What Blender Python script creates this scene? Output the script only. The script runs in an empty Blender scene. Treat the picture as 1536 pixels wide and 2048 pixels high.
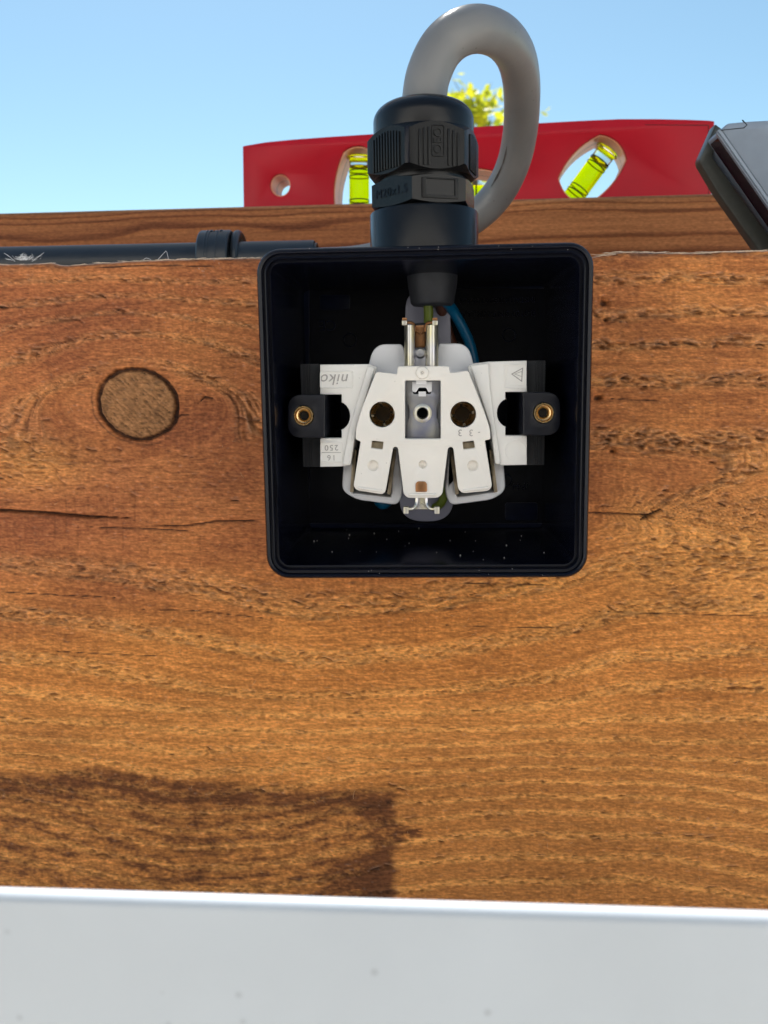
import bpy, bmesh, math, random
import numpy as np
from mathutils import Vector, Matrix
from mathutils.geometry import tessellate_polygon
random.seed(7)
rng = np.random.RandomState(11)
S = 0.001                       # everything below is measured in millimetres
scene = bpy.context.scene
COL = scene.collection

# ------------------------------------------------------------------ camera
F = 1700.0                      # focal length in pixels of the 1536x2048 photograph
D0 = 190.0                      # camera to the box's front rim
hv = Vector((0.9988, -0.0071, -0.0475)); nv = Vector((0.0459, -0.1448, 0.9884)).normalized()
hv = (hv - nv * hv.dot(nv)).normalized(); dv = nv.cross(hv)
def cam_dirs(u):                # camera-space (x right, y down, z forward) -> world
    return Vector((u.dot(hv), u.dot(nv), -u.dot(dv)))
cd = bpy.data.cameras.new('camera'); cam = bpy.data.objects.new('camera', cd); COL.objects.link(cam)
right = cam_dirs(Vector((1, 0, 0))); up = cam_dirs(Vector((0, -1, 0))); back = cam_dirs(Vector((0, 0, -1)))
cam.matrix_world = Matrix(((right.x, up.x, back.x, 0), (right.y, up.y, back.y, -D0 * S), (right.z, up.z, back.z, 0), (0, 0, 0, 1)))
cd.sensor_fit = 'VERTICAL'; cd.sensor_height = 36; cd.lens = F / 2048 * 36
cd.clip_start = 0.005; cd.clip_end = 3000
cd.dof.use_dof = True; cd.dof.focus_distance = 0.212; cd.dof.aperture_fstop = cd.lens / 1.0
scene.camera = cam
# ------------------------------------------------------------------ sky and sun
SUN_EL, SUN_AZ = math.radians(56), math.radians(-12)     # azimuth from +Y (behind the beam) towards +X
world = bpy.data.worlds.new('World'); scene.world = world; world.use_nodes = True
wn = world.node_tree; bg = wn.nodes['Background']
sky = wn.nodes.new('ShaderNodeTexSky'); sky.sky_type = 'NISHITA'; sky.sun_disc = False
sky.sun_elevation = SUN_EL; sky.sun_rotation = SUN_AZ; sky.air_density = 1.0; sky.dust_density = 0.35; sky.ozone_density = 2.2
wbal = wn.nodes.new('ShaderNodeMix'); wbal.data_type = 'RGBA'; wbal.blend_type = 'MULTIPLY'; wbal.inputs[0].default_value = 1; wbal.inputs[7].default_value = (.965, 1.09, .97, 1)
wn.links.new(sky.outputs[0], wbal.inputs[6]); wn.links.new(wbal.outputs[2], bg.inputs[0]); bg.inputs[1].default_value = 0.084
sd = bpy.data.lights.new('sun', 'SUN'); sd.energy = 5.0; sd.angle = math.radians(0.5); sd.color = (1, .96, .90)
sun = bpy.data.objects.new('sun', sd); COL.objects.link(sun)
sdir = Vector((math.sin(SUN_AZ) * math.cos(SUN_EL), math.cos(SUN_AZ) * math.cos(SUN_EL), math.sin(SUN_EL)))
sun.rotation_euler = sdir.to_track_quat('Z', 'Y').to_euler(); sun.location = sdir * 5
scene.view_settings.view_transform = 'Standard'; scene.view_settings.look = 'None'
scene.view_settings.exposure = 0.84; scene.view_settings.gamma = 1
scene.cycles.max_bounces = 8; scene.cycles.transparent_max_bounces = 12

# ------------------------------------------------------------------ helpers
def P(px, py, Y):               # photograph pixel -> point (mm) on the upright plane at depth Y
    r = cam_dirs(Vector(((px - 768) / F, (py - 1024) / F, 1.0)))
    t = (Y + D0) / r.y
    return Vector((r.x * t, Y, r.z * t))
def P2(px, py, Y):
    p = P(px, py, Y); return (p.x, p.z)
def mm(px, Y): return px * (Y + D0) / F
WL = {}
def tag(o, label=None, cat=None, group=None, kind=None):
    if label: o['label'] = label
    if cat: o['category'] = cat
    if group: o['group'] = group
    if kind: o['kind'] = kind
    return o
def empty(name, loc, label, cat, group=None):
    o = bpy.data.objects.new(name, None); COL.objects.link(o)
    o.location = Vector(loc) * S; o.empty_display_size = 0.01; WL[o.name] = Vector(loc)
    return tag(o, label, cat, group)
def sharpen(me, ang):
    bm = bmesh.new(); bm.from_mesh(me)
    for f in bm.faces: f.smooth = True
    a = math.radians(ang)
    for e in bm.edges:
        e.smooth = not (len(e.link_faces) == 2 and e.calc_face_angle(0) > a)
    bm.to_mesh(me); bm.free()
def mk(name, verts, faces, mat, parent=None, ang=35, recalc=True, mats=None, midx=None):
    me = bpy.data.meshes.new(name)
    verts = [Vector(v) for v in verts]
    if parent is None:
        c = Vector(((min(v.x for v in verts) + max(v.x for v in verts)) / 2, (min(v.y for v in verts) + max(v.y for v in verts)) / 2, min(v.z for v in verts)))
    else:
        c = WL[parent.name]
    me.from_pydata([(v - c) * S for v in verts], [], faces)
    for m in (mats or [mat]): me.materials.append(m)
    if midx:
        for p, i in zip(me.polygons, midx): p.material_index = i
    if recalc:
        bm = bmesh.new(); bm.from_mesh(me); bmesh.ops.recalc_face_normals(bm, faces=bm.faces); bm.to_mesh(me); bm.free()
    sharpen(me, ang)
    o = bpy.data.objects.new(name, me); COL.objects.link(o)
    if parent is None: o.location = c * S
    else: o.parent = parent
    WL[o.name] = c
    return o
class MB:
    def __init__(s): s.v = []; s.f = []
    def add(s, v, f):
        n = len(s.v); s.v += [Vector(x) for x in v]; s.f += [tuple(i + n for i in q) for q in f]; return s
    def build(s, name, mat, parent=None, ang=35): return mk(name, s.v, s.f, mat, parent, ang)
def box(x0, x1, y0, y1, z0, z1, b=0.0):
    """box with chamfered front (low-Y) outline when b > 0"""
    if b <= 0:
        v = [(x, y, z) for x in (x0, x1) for y in (y0, y1) for z in (z0, z1)]
        return v, [(0, 1, 3, 2), (4, 6, 7, 5), (0, 4, 5, 1), (2, 3, 7, 6), (0, 2, 6, 4), (1, 5, 7, 3)]
    bm = bmesh.new(); bmesh.ops.create_cube(bm, size=1)
    for v in bm.verts:
        v.co = Vector((x0 + (v.co.x + .5) * (x1 - x0), y0 + (v.co.y + .5) * (y1 - y0), z0 + (v.co.z + .5) * (z1 - z0)))
    bmesh.ops.bevel(bm, geom=bm.edges[:], offset=b, segments=2, affect='EDGES', profile=.6)
    bm.verts.index_update(); v = [x.co.copy() for x in bm.verts]; f = [tuple(q.index for q in p.verts) for p in bm.faces]; bm.free()
    return v, f
def area(l): return sum(l[i][0] * l[(i + 1) % len(l)][1] - l[(i + 1) % len(l)][0] * l[i][1] for i in range(len(l))) / 2
def rnd(loop, r, seg=5):
    """round every corner of a 2-D loop; r a number or list"""
    out = []; n = len(loop)
    for i in range(n):
        rr = r[i] if isinstance(r, (list, tuple)) else r
        p = Vector(loop[i]); a = Vector(loop[i - 1]); b = Vector(loop[(i + 1) % n])
        la, lb = (a - p).length, (b - p).length
        d = min(rr, la * .45, lb * .45)
        if d < 1e-3: out.append(tuple(p)); continue
        A = p + (a - p).normalized() * d; B = p + (b - p).normalized() * d
        for k in range(seg + 1):
            t = k / seg
            q = A * (1 - t) ** 2 + p * 2 * t * (1 - t) + B * t * t
            out.append((q.x, q.y))
    return out
def circ(c, r, n=32, ry=None, a0=0):
    ry = r if ry is None else ry
    return [(c[0] + r * math.cos(a0 + 2 * math.pi * i / n), c[1] + ry * math.sin(a0 + 2 * math.pi * i / n)) for i in range(n)]
def inset(loop, d):
    """move a loop inwards (towards its own inside) by d"""
    n = len(loop); s = 1 if area(loop) > 0 else -1; out = []
    for i in range(n):
        p = Vector(loop[i]); a = Vector(loop[i - 1]); b = Vector(loop[(i + 1) % n])
        e1 = (p - a); e2 = (b - p)
        if e1.length < 1e-6 or e2.length < 1e-6: out.append(tuple(p)); continue
        e1.normalize(); e2.normalize()
        n1 = Vector((-e1.y, e1.x)) * s; n2 = Vector((-e2.y, e2.x)) * s
        m = n1 + n2
        if m.length < 1e-6: out.append(tuple(p)); continue
        m.normalize(); k = d / max(.45, m.dot(n1))
        out.append((p.x + m.x * k, p.y + m.y * k))
    return out
def plate(outer, holes, y0, y1, b=0.25, mp=None):
    """solid plate: outline and holes in (x,z) mm, front at y0, back at y1, rounded front edge b"""
    loops = [outer] + list(holes); V = []; Fc = []
    rings_front = []; rings_back = []
    for li, l in enumerate(loops):
        sgn = 1 if li == 0 else -1
        steps = [(0, y1), (0, y0 + b), (b * .29, y0 + b * .29), (b, y0)] if b > 0 else [(0, y1), (0, y0)]
        prev = None
        for d, y in steps:
            ll = inset(l, sgn * d) if d else l
            st = len(V); V += [(x, y, z) for x, z in ll]; cur = list(range(st, st + len(ll)))
            if prev is None: rings_back.append(cur)
            else:
                n = len(cur)
                Fc += [(prev[i], prev[(i + 1) % n], cur[(i + 1) % n], cur[i]) for i in range(n)]
            prev = cur
        rings_front.append(prev)
    for rings in (rings_front, rings_back):
        flat = [i for r in rings for i in r]
        tri = tessellate_polygon([[Vector((V[i][0], V[i][2], 0)) for i in r] for r in rings])
        Fc += [tuple(flat[j] for j in t) for t in tri]
    if mp: V = [mp(Vector(v)) for v in V]
    return V, Fc
def pp(loop, Y): return [P2(x, y, Y) for x, y in loop]
def frame_from(t):
    t = t.normalized(); a = Vector((0, 0, 1)) if abs(t.z) < .9 else Vector((1, 0, 0))
    u = t.cross(a).normalized(); return u, t.cross(u).normalized()
def smooth_path(pts, n=10):
    pts = [Vector(p) for p in pts]; q = [pts[0] * 2 - pts[1]] + pts + [pts[-1] * 2 - pts[-2]]; out = []
    for i in range(1, len(q) - 2):
        for k in range(n):
            t = k / n; a, b, c, d = q[i - 1], q[i], q[i + 1], q[i + 2]
            out.append(.5 * ((2 * b) + (c - a) * t + (2 * a - 5 * b + 4 * c - d) * t * t + (3 * b - a - 3 * c + d) * t ** 3))
    out.append(pts[-1]); return out
def tube(path, r, n=24, caps=True):
    V = []; Fc = []; t0 = (path[1] - path[0]).normalized(); u, w = frame_from(t0)
    for i, p in enumerate(path):
        t = (path[min(i + 1, len(path) - 1)] - path[max(i - 1, 0)]).normalized()
        u = (u - t * u.dot(t)).normalized(); w = t.cross(u)
        rr = r[i] if isinstance(r, (list, tuple)) else r
        V += [p + (u * math.cos(2 * math.pi * k / n) + w * math.sin(2 * math.pi * k / n)) * rr for k in range(n)]
        if i:
            a = (i - 1) * n; b = i * n
            Fc += [(a + k, a + (k + 1) % n, b + (k + 1) % n, b + k) for k in range(n)]
    if caps: Fc += [tuple(range(n))[::-1], tuple(range(len(V) - n, len(V)))]
    return V, Fc
def lathe(prof, c, axis, n=64, close=False):
    """prof: (radius, along) pairs"""
    axis = Vector(axis).normalized(); u, w = frame_from(axis); V = []; Fc = []
    for r, h in prof:
        V += [Vector(c) + axis * h + (u * math.cos(2 * math.pi * k / n) + w * math.sin(2 * math.pi * k / n)) * r for k in range(n)]
    m = len(prof)
    for i in range(m if close else m - 1):
        a = i * n; b = ((i + 1) % m) * n
        Fc += [(a + k, a + (k + 1) % n, b + (k + 1) % n, b + k) for k in range(n)]
    return V, Fc
def text_mesh(s, size, mp, name, mat, parent, depth=.12, spread=1.0, shear=0, thick=0, ang=30):
    """letters as raised solids; mp maps (x, y, height) mm -> world mm"""
    cu = bpy.data.curves.new('t', 'FONT'); cu.body = s; cu.size = size; cu.extrude = depth / 2; cu.align_x = 'CENTER'; cu.align_y = 'CENTER'
    cu.space_character = spread; cu.shear = shear; cu.offset = thick; cu.resolution_u = 4
    o = bpy.data.objects.new('t', cu); COL.objects.link(o)
    dg = bpy.context.evaluated_depsgraph_get(); me = bpy.data.meshes.new_from_object(o.evaluated_get(dg))
    v = [mp(x.co.x, x.co.y, x.co.z) for x in me.vertices]; f = [tuple(p.vertices) for p in me.polygons]
    bpy.data.objects.remove(o); bpy.data.meshes.remove(me); bpy.data.curves.remove(cu)
    return mk(name, v, f, mat, parent, ang)
# ------------------------------------------------------------------ materials
def srgb(r, g, b): return tuple(((c / 255) / 12.92 if c / 255 < .04045 else ((c / 255 + .055) / 1.055) ** 2.4) for c in (r, g, b)) + (1,)
def mat(name, col, rough=.5, metal=0, var=.1, scale=400, bump=0.0, bscale=900, spec=.5, trans=0, ior=1.45, sss=0, coat=0, rvar=.04, aniso=(1, 1, 1), detail=4, col2=None):
    m = bpy.data.materials.new(name); m.use_nodes = True; nt = m.node_tree; b = nt.nodes['Principled BSDF']
    b.inputs['Roughness'].default_value = rough; b.inputs['Metallic'].default_value = metal
    b.inputs['Specular IOR Level'].default_value = spec; b.inputs['Transmission Weight'].default_value = trans; b.inputs['IOR'].default_value = ior
    b.inputs['Coat Weight'].default_value = coat
    if sss: b.inputs['Subsurface Weight'].default_value = sss; b.inputs['Subsurface Radius'].default_value = (.002, .0015, .001); b.inputs['Subsurface Scale'].default_value = 1
    tc = nt.nodes.new('ShaderNodeTexCoord'); mp = nt.nodes.new('ShaderNodeMapping'); mp.inputs['Scale'].default_value = aniso
    nt.links.new(tc.outputs['Object'], mp.inputs[0])
    nz = nt.nodes.new('ShaderNodeTexNoise'); nz.inputs['Scale'].default_value = scale; nz.inputs['Detail'].default_value = detail; nt.links.new(mp.outputs[0], nz.inputs[0])
    rp = nt.nodes.new('ShaderNodeValToRGB'); rp.color_ramp.elements[0].position = .3; rp.color_ramp.elements[1].position = .7
    c2 = col2 or tuple(min(1, c * (1 + var)) for c in col[:3]) + (1,)
    rp.color_ramp.elements[0].color = tuple(c * (1 - var) for c in col[:3]) + (1,) if not col2 else col; rp.color_ramp.elements[1].color = c2
    nt.links.new(nz.outputs[0], rp.inputs[0]); nt.links.new(rp.outputs[0], b.inputs['Base Color'])
    mr = nt.nodes.new('ShaderNodeMapRange'); mr.inputs[3].default_value = max(0, rough - rvar); mr.inputs[4].default_value = min(1, rough + rvar)
    nt.links.new(nz.outputs[0], mr.inputs[0]); nt.links.new(mr.outputs[0], b.inputs['Roughness'])
    if bump:
        n2 = nt.nodes.new('ShaderNodeTexNoise'); n2.inputs['Scale'].default_value = bscale; n2.inputs['Detail'].default_value = 3; nt.links.new(mp.outputs[0], n2.inputs[0])
        bp = nt.nodes.new('ShaderNodeBump'); bp.inputs['Strength'].default_value = 1; bp.inputs['Distance'].default_value = bump * S
        nt.links.new(n2.outputs[0], bp.inputs['Height']); nt.links.new(bp.outputs[0], b.inputs['Normal'])
    return m
M = dict(
    box=mat('black_plastic', (.0024, .0032, .0085, 1), .24, bump=.010, bscale=2500, var=.2, spec=.3),
    boxin=mat('black_plastic_satin', (.005, .008, .024, 1), .30, bump=.02, bscale=1800, var=.25, spec=.18),
    gland=mat('black_nylon', (.0055, .0057, .007, 1), .25, spec=.38, bump=.012, bscale=2400, var=.2),
    glandrough=mat('black_nylon_textured', (.0055, .0056, .0062, 1), .36, spec=.35, bump=.05, bscale=2600, var=.2),
    lug=mat('black_lug', (.006, .0064, .011, 1), .4, bump=.03, bscale=1200, var=.25, spec=.35),
    floor=mat('dim_socket_floor', (.06, .052, .045, 1), .6),
    rail=mat('satin_black_rail', (.013, .0135, .016, 1), .48, bump=.03, bscale=1500, var=.25, spec=.4),
    rubber=mat('dark_rubber', (.022, .024, .030, 1), .6, bump=.03, var=.25),
    white=mat('white_plastic', (.88, .85, .80, 1), .42, var=.05, scale=90, bump=.01, bscale=1500, sss=.05),
    white2=mat('white_plastic_warm', (.88, .83, .76, 1), .38, var=.04, scale=90, bump=.008, bscale=1500, sss=.05),
    whiteshade=mat('white_plastic_shaded', (.76, .76, .78, 1), .45, var=.05, scale=90, bump=.01),  # white plastic, bluish shade of the recess put into its colour
    shadegrey=mat('shaded_white_plastic', (.20, .20, .26, 1), .35, var=.06, scale=120),  # white plastic with its shade mixed into a grey base
    ink=mat('worn_lettering', (.42, .39, .37, 1), .6, var=.2),
    brass=mat('brass', (.85, .60, .29, 1), .28, 1, var=.12, scale=900, bump=.01),
    steel=mat('zinc_steel', (.30, .31, .40, 1), .42, 1, scale=260, bump=.012, col2=(.42, .41, .38, 1)),
    steelb=mat('zinc_steel_yellowish', (.60, .60, .66, 1), .38, 1, scale=330, bump=.015, col2=(.72, .66, .42, 1), aniso=(3, 1, .5)),
    copper=mat('dull_copper', (.42, .19, .08, 1), .38, 1, scale=500, bump=.02, col2=(.30, .16, .08, 1)),
    hole=mat('hole_dark', (.004, .004, .004, 1), .7),
    bronze=mat('bronze_contact', (.26, .215, .15, 1), .42, 1, var=.3, scale=500),
    cable=mat('grey_cable_sheath', (.18, .181, .184, 1), .36, var=.1, scale=55, bump=.03, bscale=700, spec=.5, col2=(.225, .224, .222, 1)),
    cablescuff=mat('cable_scuff', (.11, .095, .085, 1), .6, var=.3, scale=900),
    conduit=mat('black_conduit', (.016, .017, .019, 1), .40, var=.2, bump=.01, spec=.95),
    blue=mat('blue_wire', (.0, .10, .22, 1), .35), brown=mat('brown_wire', (.09, .030, .016, 1), .4), green=mat('green_yellow_wire', (.12, .16, .02, 1), .4),
    red=mat('red_paint', (.52, .005, .018, 1), .36, var=.06, scale=60, bump=.012, bscale=600, spec=.3),
    liner=mat('lit_orange_liner', (.95, .42, .24, 1), .4, var=.12, scale=200, spec=.6),  # light passing through the windows is put into this orange
    alu=mat('anodised_metal', (.27, .32, .39, 1), .38, .15, var=.05, scale=200, bump=.012, bscale=2500),
    aludark=mat('dark_metal', (.085, .088, .078, 1), .32, .2, var=.1),
    glossdark=mat('dark_window_red_reflection', (.030, .010, .016, 1), .08, var=.1),  # reddish reflection tinted into the dark base colour
    panel=mat('white_painted_panel', (.53, .57, .61, 1), .38, var=.045, scale=30, bump=.01, bscale=400, detail=6),
    web=mat('cobweb_silk', (.8, .8, .8, 1), .5),
    fibre=mat('wood_fibre', (.62, .36, .17, 1), .6, var=.25, scale=100),
    fibresunlit=mat('sunlit_wood_fibre', (.75, .58, .42, 1), .6, var=.2, scale=100),
    dust=mat('dust', (.45, .42, .38, 1), .8),
    bark2=mat('weathered_boards', (.22, .11, .05, 1), .7, var=.25, scale=60, aniso=(.1, 1, 1)),
    blockerdark=mat('reflection_blocker_dark', (.03, .028, .026, 1), .8),
    bark=mat('bark', (.09, .06, .04, 1), .85, var=.3, scale=30, bump=3, bscale=40),
    render=mat('cream_render', (.78, .76, .73, 1), .9, var=.06, scale=4, bump=1, bscale=120),
    ground=mat('pale_paving', (.54, .49, .43, 1), .85, var=.2, scale=3, bump=2, bscale=60),
)
def lime():
    m = bpy.data.materials.new('lime_liquid'); m.use_nodes = True; nt = m.node_tree; b = nt.nodes['Principled BSDF']
    b.inputs['Base Color'].default_value = (.90, .95, .01, 1); b.inputs['Roughness'].default_value = .12
    t = nt.nodes.new('ShaderNodeBsdfTranslucent'); t.inputs[0].default_value = (1, .99, .01, 1)
    g = nt.nodes.new('ShaderNodeBsdfRefraction'); g.inputs['Color'].default_value = (1, .99, .02, 1); g.inputs['Roughness'].default_value = .12; g.inputs['IOR'].default_value = 1.06
    x = nt.nodes.new('ShaderNodeMixShader'); x.inputs[0].default_value = .5; nt.links.new(b.outputs[0], x.inputs[1]); nt.links.new(t.outputs[0], x.inputs[2])
    y = nt.nodes.new('ShaderNodeMixShader'); y.inputs[0].default_value = .82; nt.links.new(x.outputs[0], y.inputs[1]); nt.links.new(g.outputs[0], y.inputs[2])
    nt.links.new(y.outputs[0], nt.nodes['Material Output'].inputs[0]); return m
def specks(m, scale, r0, col, strength):
    nt = m.node_tree; b = nt.nodes['Principled BSDF']; src = b.inputs['Base Color'].links[0].from_socket
    tc = nt.nodes.new('ShaderNodeTexCoord'); vo = nt.nodes.new('ShaderNodeTexVoronoi'); vo.inputs['Scale'].default_value = scale; nt.links.new(tc.outputs['Object'], vo.inputs[0])
    mr = nt.nodes.new('ShaderNodeMapRange'); mr.inputs[1].default_value = r0; mr.inputs[2].default_value = r0 * .3; mr.inputs[3].default_value = 0; mr.inputs[4].default_value = strength; nt.links.new(vo.outputs['Distance'], mr.inputs[0])
    sp = nt.nodes.new('ShaderNodeSeparateColor'); nt.links.new(vo.outputs['Color'], sp.inputs[0])
    gt = nt.nodes.new('ShaderNodeMath'); gt.operation = 'GREATER_THAN'; gt.inputs[1].default_value = .55; nt.links.new(sp.outputs[0], gt.inputs[0])
    mu = nt.nodes.new('ShaderNodeMath'); mu.operation = 'MULTIPLY'; nt.links.new(mr.outputs[0], mu.inputs[0]); nt.links.new(gt.outputs[0], mu.inputs[1])
    x = nt.nodes.new('ShaderNodeMix'); x.data_type = 'RGBA'; nt.links.new(mu.outputs[0], x.inputs[0]); nt.links.new(src, x.inputs[6]); x.inputs[7].default_value = col; nt.links.new(x.outputs[2], b.inputs['Base Color'])
specks(M['panel'], 230, .15, (.30, .32, .35, 1), .45)
specks(M['cable'], 260, .09, (.07, .06, .055, 1), .7)
specks(M['white'], 700, .09, (.12, .10, .09, 1), .6); specks(M['white2'], 500, .07, (.15, .12, .10, 1), .6); specks(M['conduit'], 600, .06, (.10, .10, .10, 1), .4)
M['lime'] = lime()
M['acrylic'] = mat('clear_acrylic', (.93, .95, .80, 1), .05, trans=1, ior=1.2, var=.02, rvar=.02)
def leafmat():
    m = bpy.data.materials.new('young_leaf'); m.use_nodes = True; nt = m.node_tree; b = nt.nodes['Principled BSDF']
    b.inputs['Roughness'].default_value = .4
    oi = nt.nodes.new('ShaderNodeTexCoord'); nz = nt.nodes.new('ShaderNodeTexNoise'); nz.inputs['Scale'].default_value = 9
    nt.links.new(oi.outputs['Object'], nz.inputs[0])
    rp = nt.nodes.new('ShaderNodeValToRGB'); rp.color_ramp.elements[0].position = .35; rp.color_ramp.elements[1].position = .65
    rp.color_ramp.elements[0].color = (.27, .34, .02, 1); rp.color_ramp.elements[1].color = (.70, .66, .03, 1)
    nt.links.new(nz.outputs[0], rp.inputs[0]); nt.links.new(rp.outputs[0], b.inputs['Base Color'])
    t = nt.nodes.new('ShaderNodeBsdfTranslucent'); nt.links.new(rp.outputs[0], t.inputs[0])
    x = nt.nodes.new('ShaderNodeMixShader'); x.inputs[0].default_value = .6; nt.links.new(b.outputs[0], x.inputs[1]); nt.links.new(t.outputs[0], x.inputs[2])
    nt.links.new(x.outputs[0], nt.nodes['Material Output'].inputs[0]); return m
M['leaf'] = leafmat()
# ------------------------------------------------------------------ ground
GZ = -1750.0
o = mk('ground', [(-4e5, -4e5, GZ), (4e5, -4e5, GZ), (4e5, 4e5, GZ), (-4e5, 4e5, GZ)], [(0, 1, 2, 3)], M['ground']); o['kind'] = 'structure'

mb = MB()
for x0, x1, z0, z1 in ((-7500, -1250, 0, 3600), (1250, 7500, 0, 3600), (-1250, 1250, 2750, 3600)): mb.add(*box(x0, x1, -3300, -3050, GZ + z0, GZ + z1))
hwl = mb.build('bounce_wall', M['render'], None); tag(hwl, 'cream rendered wall added behind the camera to bounce sunlight onto the beam', 'wall')  # unseen wall, added as a sunlight reflector for the beam front
dd = MB(); dd.add(*box(-1249, 1249, -3299, -3240, GZ, GZ + 2749)); dd.build('reflection_blocker', M['blockerdark'], hwl)  # dark opening added behind the camera to keep reflections in black plastic dark
pg = empty('sunshade_roof', (-125, 1145, GZ), 'boarded pergola roof on two posts, added above the view to keep sun off the beam', 'sunshade')  # unseen roof and posts, added to block the sun
mb = MB()
for k in range(3): mb.add(*box(-1250, 1000, 966 + 132 * k, 1096 + 132 * k, 1500, 1522, 2))
mb.build('roof_board', M['bark2'], pg)
for x in (-1180, 960): mb = MB(); mb.add(*box(x - 45, x + 45, 1100, 1190, GZ, 1500, 3)); mb.build('post', M['bark2'], pg)
# ------------------------------------------------------------------ the rough-sawn beam
def gnoise(x, y, seed=0):
    """2-D gradient noise, about -0.7..0.7"""
    r = np.random.RandomState(seed); ang = r.rand(256) * 2 * np.pi; gx, gy = np.cos(ang), np.sin(ang); perm = r.permutation(256)
    xi = np.floor(x).astype(np.int64); yi = np.floor(y).astype(np.int64); xf = x - xi; yf = y - yi
    u = xf ** 3 * (xf * (xf * 6 - 15) + 10); v = yf ** 3 * (yf * (yf * 6 - 15) + 10)
    def g(ix, iy, dx, dy):
        h = perm[(perm[ix & 255] + iy) & 255]; return gx[h] * dx + gy[h] * dy
    a = g(xi, yi, xf, yf); b = g(xi + 1, yi, xf - 1, yf); c = g(xi, yi + 1, xf, yf - 1); d = g(xi + 1, yi + 1, xf - 1, yf - 1)
    return (a + (b - a) * u) * (1 - v) + (c + (d - c) * u) * v
def fbm(x, y, seed=0, o=4, g=.5):
    s = 0; a = 1; f = 1; t = 0
    for k in range(o): s = s + a * gnoise(x * f + 13.7 * k, y * f + 7.3 * k, seed + k); t += a; a *= g; f *= 2.03
    return s / t
def sst(a, b, x): t = np.clip((x - a) / (b - a), 0, 1); return t * t * (3 - 2 * t)
def wood_nodes(name, tints):
    m = bpy.data.materials.new(name); m.use_nodes = True; nt = m.node_tree; L = nt.links; b = nt.nodes['Principled BSDF']
    b.inputs['Roughness'].default_value = .62; b.inputs['Specular IOR Level'].default_value = .22
    def at(n):
        a = nt.nodes.new('ShaderNodeAttribute'); a.attribute_name = n; s = nt.nodes.new('ShaderNodeSeparateColor'); L.new(a.outputs['Color'], s.inputs[0]); return s.outputs[0], s.outputs[1], s.outputs[2], a.outputs['Alpha']
    band, gold, fleck, stain = at('grain'); knot, dark, streak, pale = at('marks')
    def mix(f, a, c, mode='MIX'):
        x = nt.nodes.new('ShaderNodeMix'); x.data_type = 'RGBA'; x.blend_type = mode
        (L.new(f, x.inputs[0]) if not isinstance(f, (int, float)) else setattr(x.inputs[0], 'default_value', f))
        for s, v in ((6, a), (7, c)):
            (L.new(v, x.inputs[s]) if hasattr(v, 'is_linked') else setattr(x.inputs[s], 'default_value', v))
        return x.outputs[2]
    c0 = mix(gold, tints['red'], tints['gold'])
    c1 = mix(gold, tints['redlight'], tints['goldlight'])
    c = mix(band, c0, c1)
    c = mix(stain, c, tints['stain'])
    c = mix(fleck, c, tints['fleck'])
    c = mix(knot, c, tints['knot'])
    c = mix(pale, c, tints['pale'])
    c = mix(dark, c, tints['dark'])
    tc = nt.nodes.new('ShaderNodeTexCoord'); mp = nt.nodes.new('ShaderNodeMapping'); mp.inputs['Scale'].default_value = (.30, 1, 1); L.new(tc.outputs['Object'], mp.inputs[0])
    nz = nt.nodes.new('ShaderNodeTexNoise'); nz.inputs['Scale'].default_value = 1500; nz.inputs['Detail'].default_value = 5; nz.inputs['Roughness'].default_value = .65; L.new(mp.outputs[0], nz.inputs[0])
    def rng_(sock, a, bb):
        r = nt.nodes.new('ShaderNodeMapRange'); r.inputs[1].default_value = .3; r.inputs[2].default_value = .7; r.inputs[3].default_value = a; r.inputs[4].default_value = bb; L.new(sock, r.inputs[0]); return r.outputs[0]
    g = nt.nodes.new('ShaderNodeCombineColor'); v = rng_(nz.outputs[0], .66, 1.34)
    v2 = nt.nodes.new('ShaderNodeMath'); v2.operation = 'MULTIPLY'; L.new(v, v2.inputs[0]); L.new(streak, v2.inputs[1])
    for i in range(3): L.new(v2.outputs[0], g.inputs[i])
    c = mix(1.0, c, g.outputs[0], 'MULTIPLY'); L.new(c, b.inputs['Base Color'])
    bp = nt.nodes.new('ShaderNodeBump'); bp.inputs['Distance'].default_value = .00012; bp.inputs['Strength'].default_value = .8; L.new(nz.outputs[0], bp.inputs['Height']); L.new(bp.outputs[0], b.inputs['Normal'])
    return m
WOOD = wood_nodes('rough_sawn_wood', dict(
    red=(.36, .108, .038, 1), redlight=(.56, .215, .080, 1), gold=(.54, .192, .043, 1), goldlight=(.80, .35, .09, 1),
    stain=(.115, .036, .013, 1), fleck=(.125, .085, .055, 1), knot=(.38, .175, .068, 1), pale=(.60, .48, .40, 1), dark=(.022, .010, .006, 1)))
WOOD2 = wood_nodes('planed_wood', dict(
    red=(.24, .072, .026, 1), redlight=(.42, .155, .055, 1), gold=(.33, .115, .035, 1), goldlight=(.46, .19, .07, 1),
    stain=(.10, .026, .012, 1), fleck=(.12, .08, .05, 1), knot=(.2, .1, .05, 1), pale=(.5, .32, .18, 1), dark=(.03, .012, .006, 1)))
def set_attr(me, name, arrs):
    a = me.color_attributes.new(name, 'FLOAT_COLOR', 'POINT')
    buf = np.stack([x.ravel() for x in arrs], 1).astype(np.float32); a.data.foreach_set('color', buf.ravel())
def np_P(u, v, Y):
    r = [(u - 768) / F, (v - 1024) / F, np.ones_like(u)]
    x = r[0] * hv[0] + r[1] * hv[1] + r[2] * hv[2]; y = r[0] * nv[0] + r[1] * nv[1] + r[2] * nv[2]; z = -(r[0] * dv[0] + r[1] * dv[1] + r[2] * dv[2])
    t = (Y + D0) / y; return x * t, z * t
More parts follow.
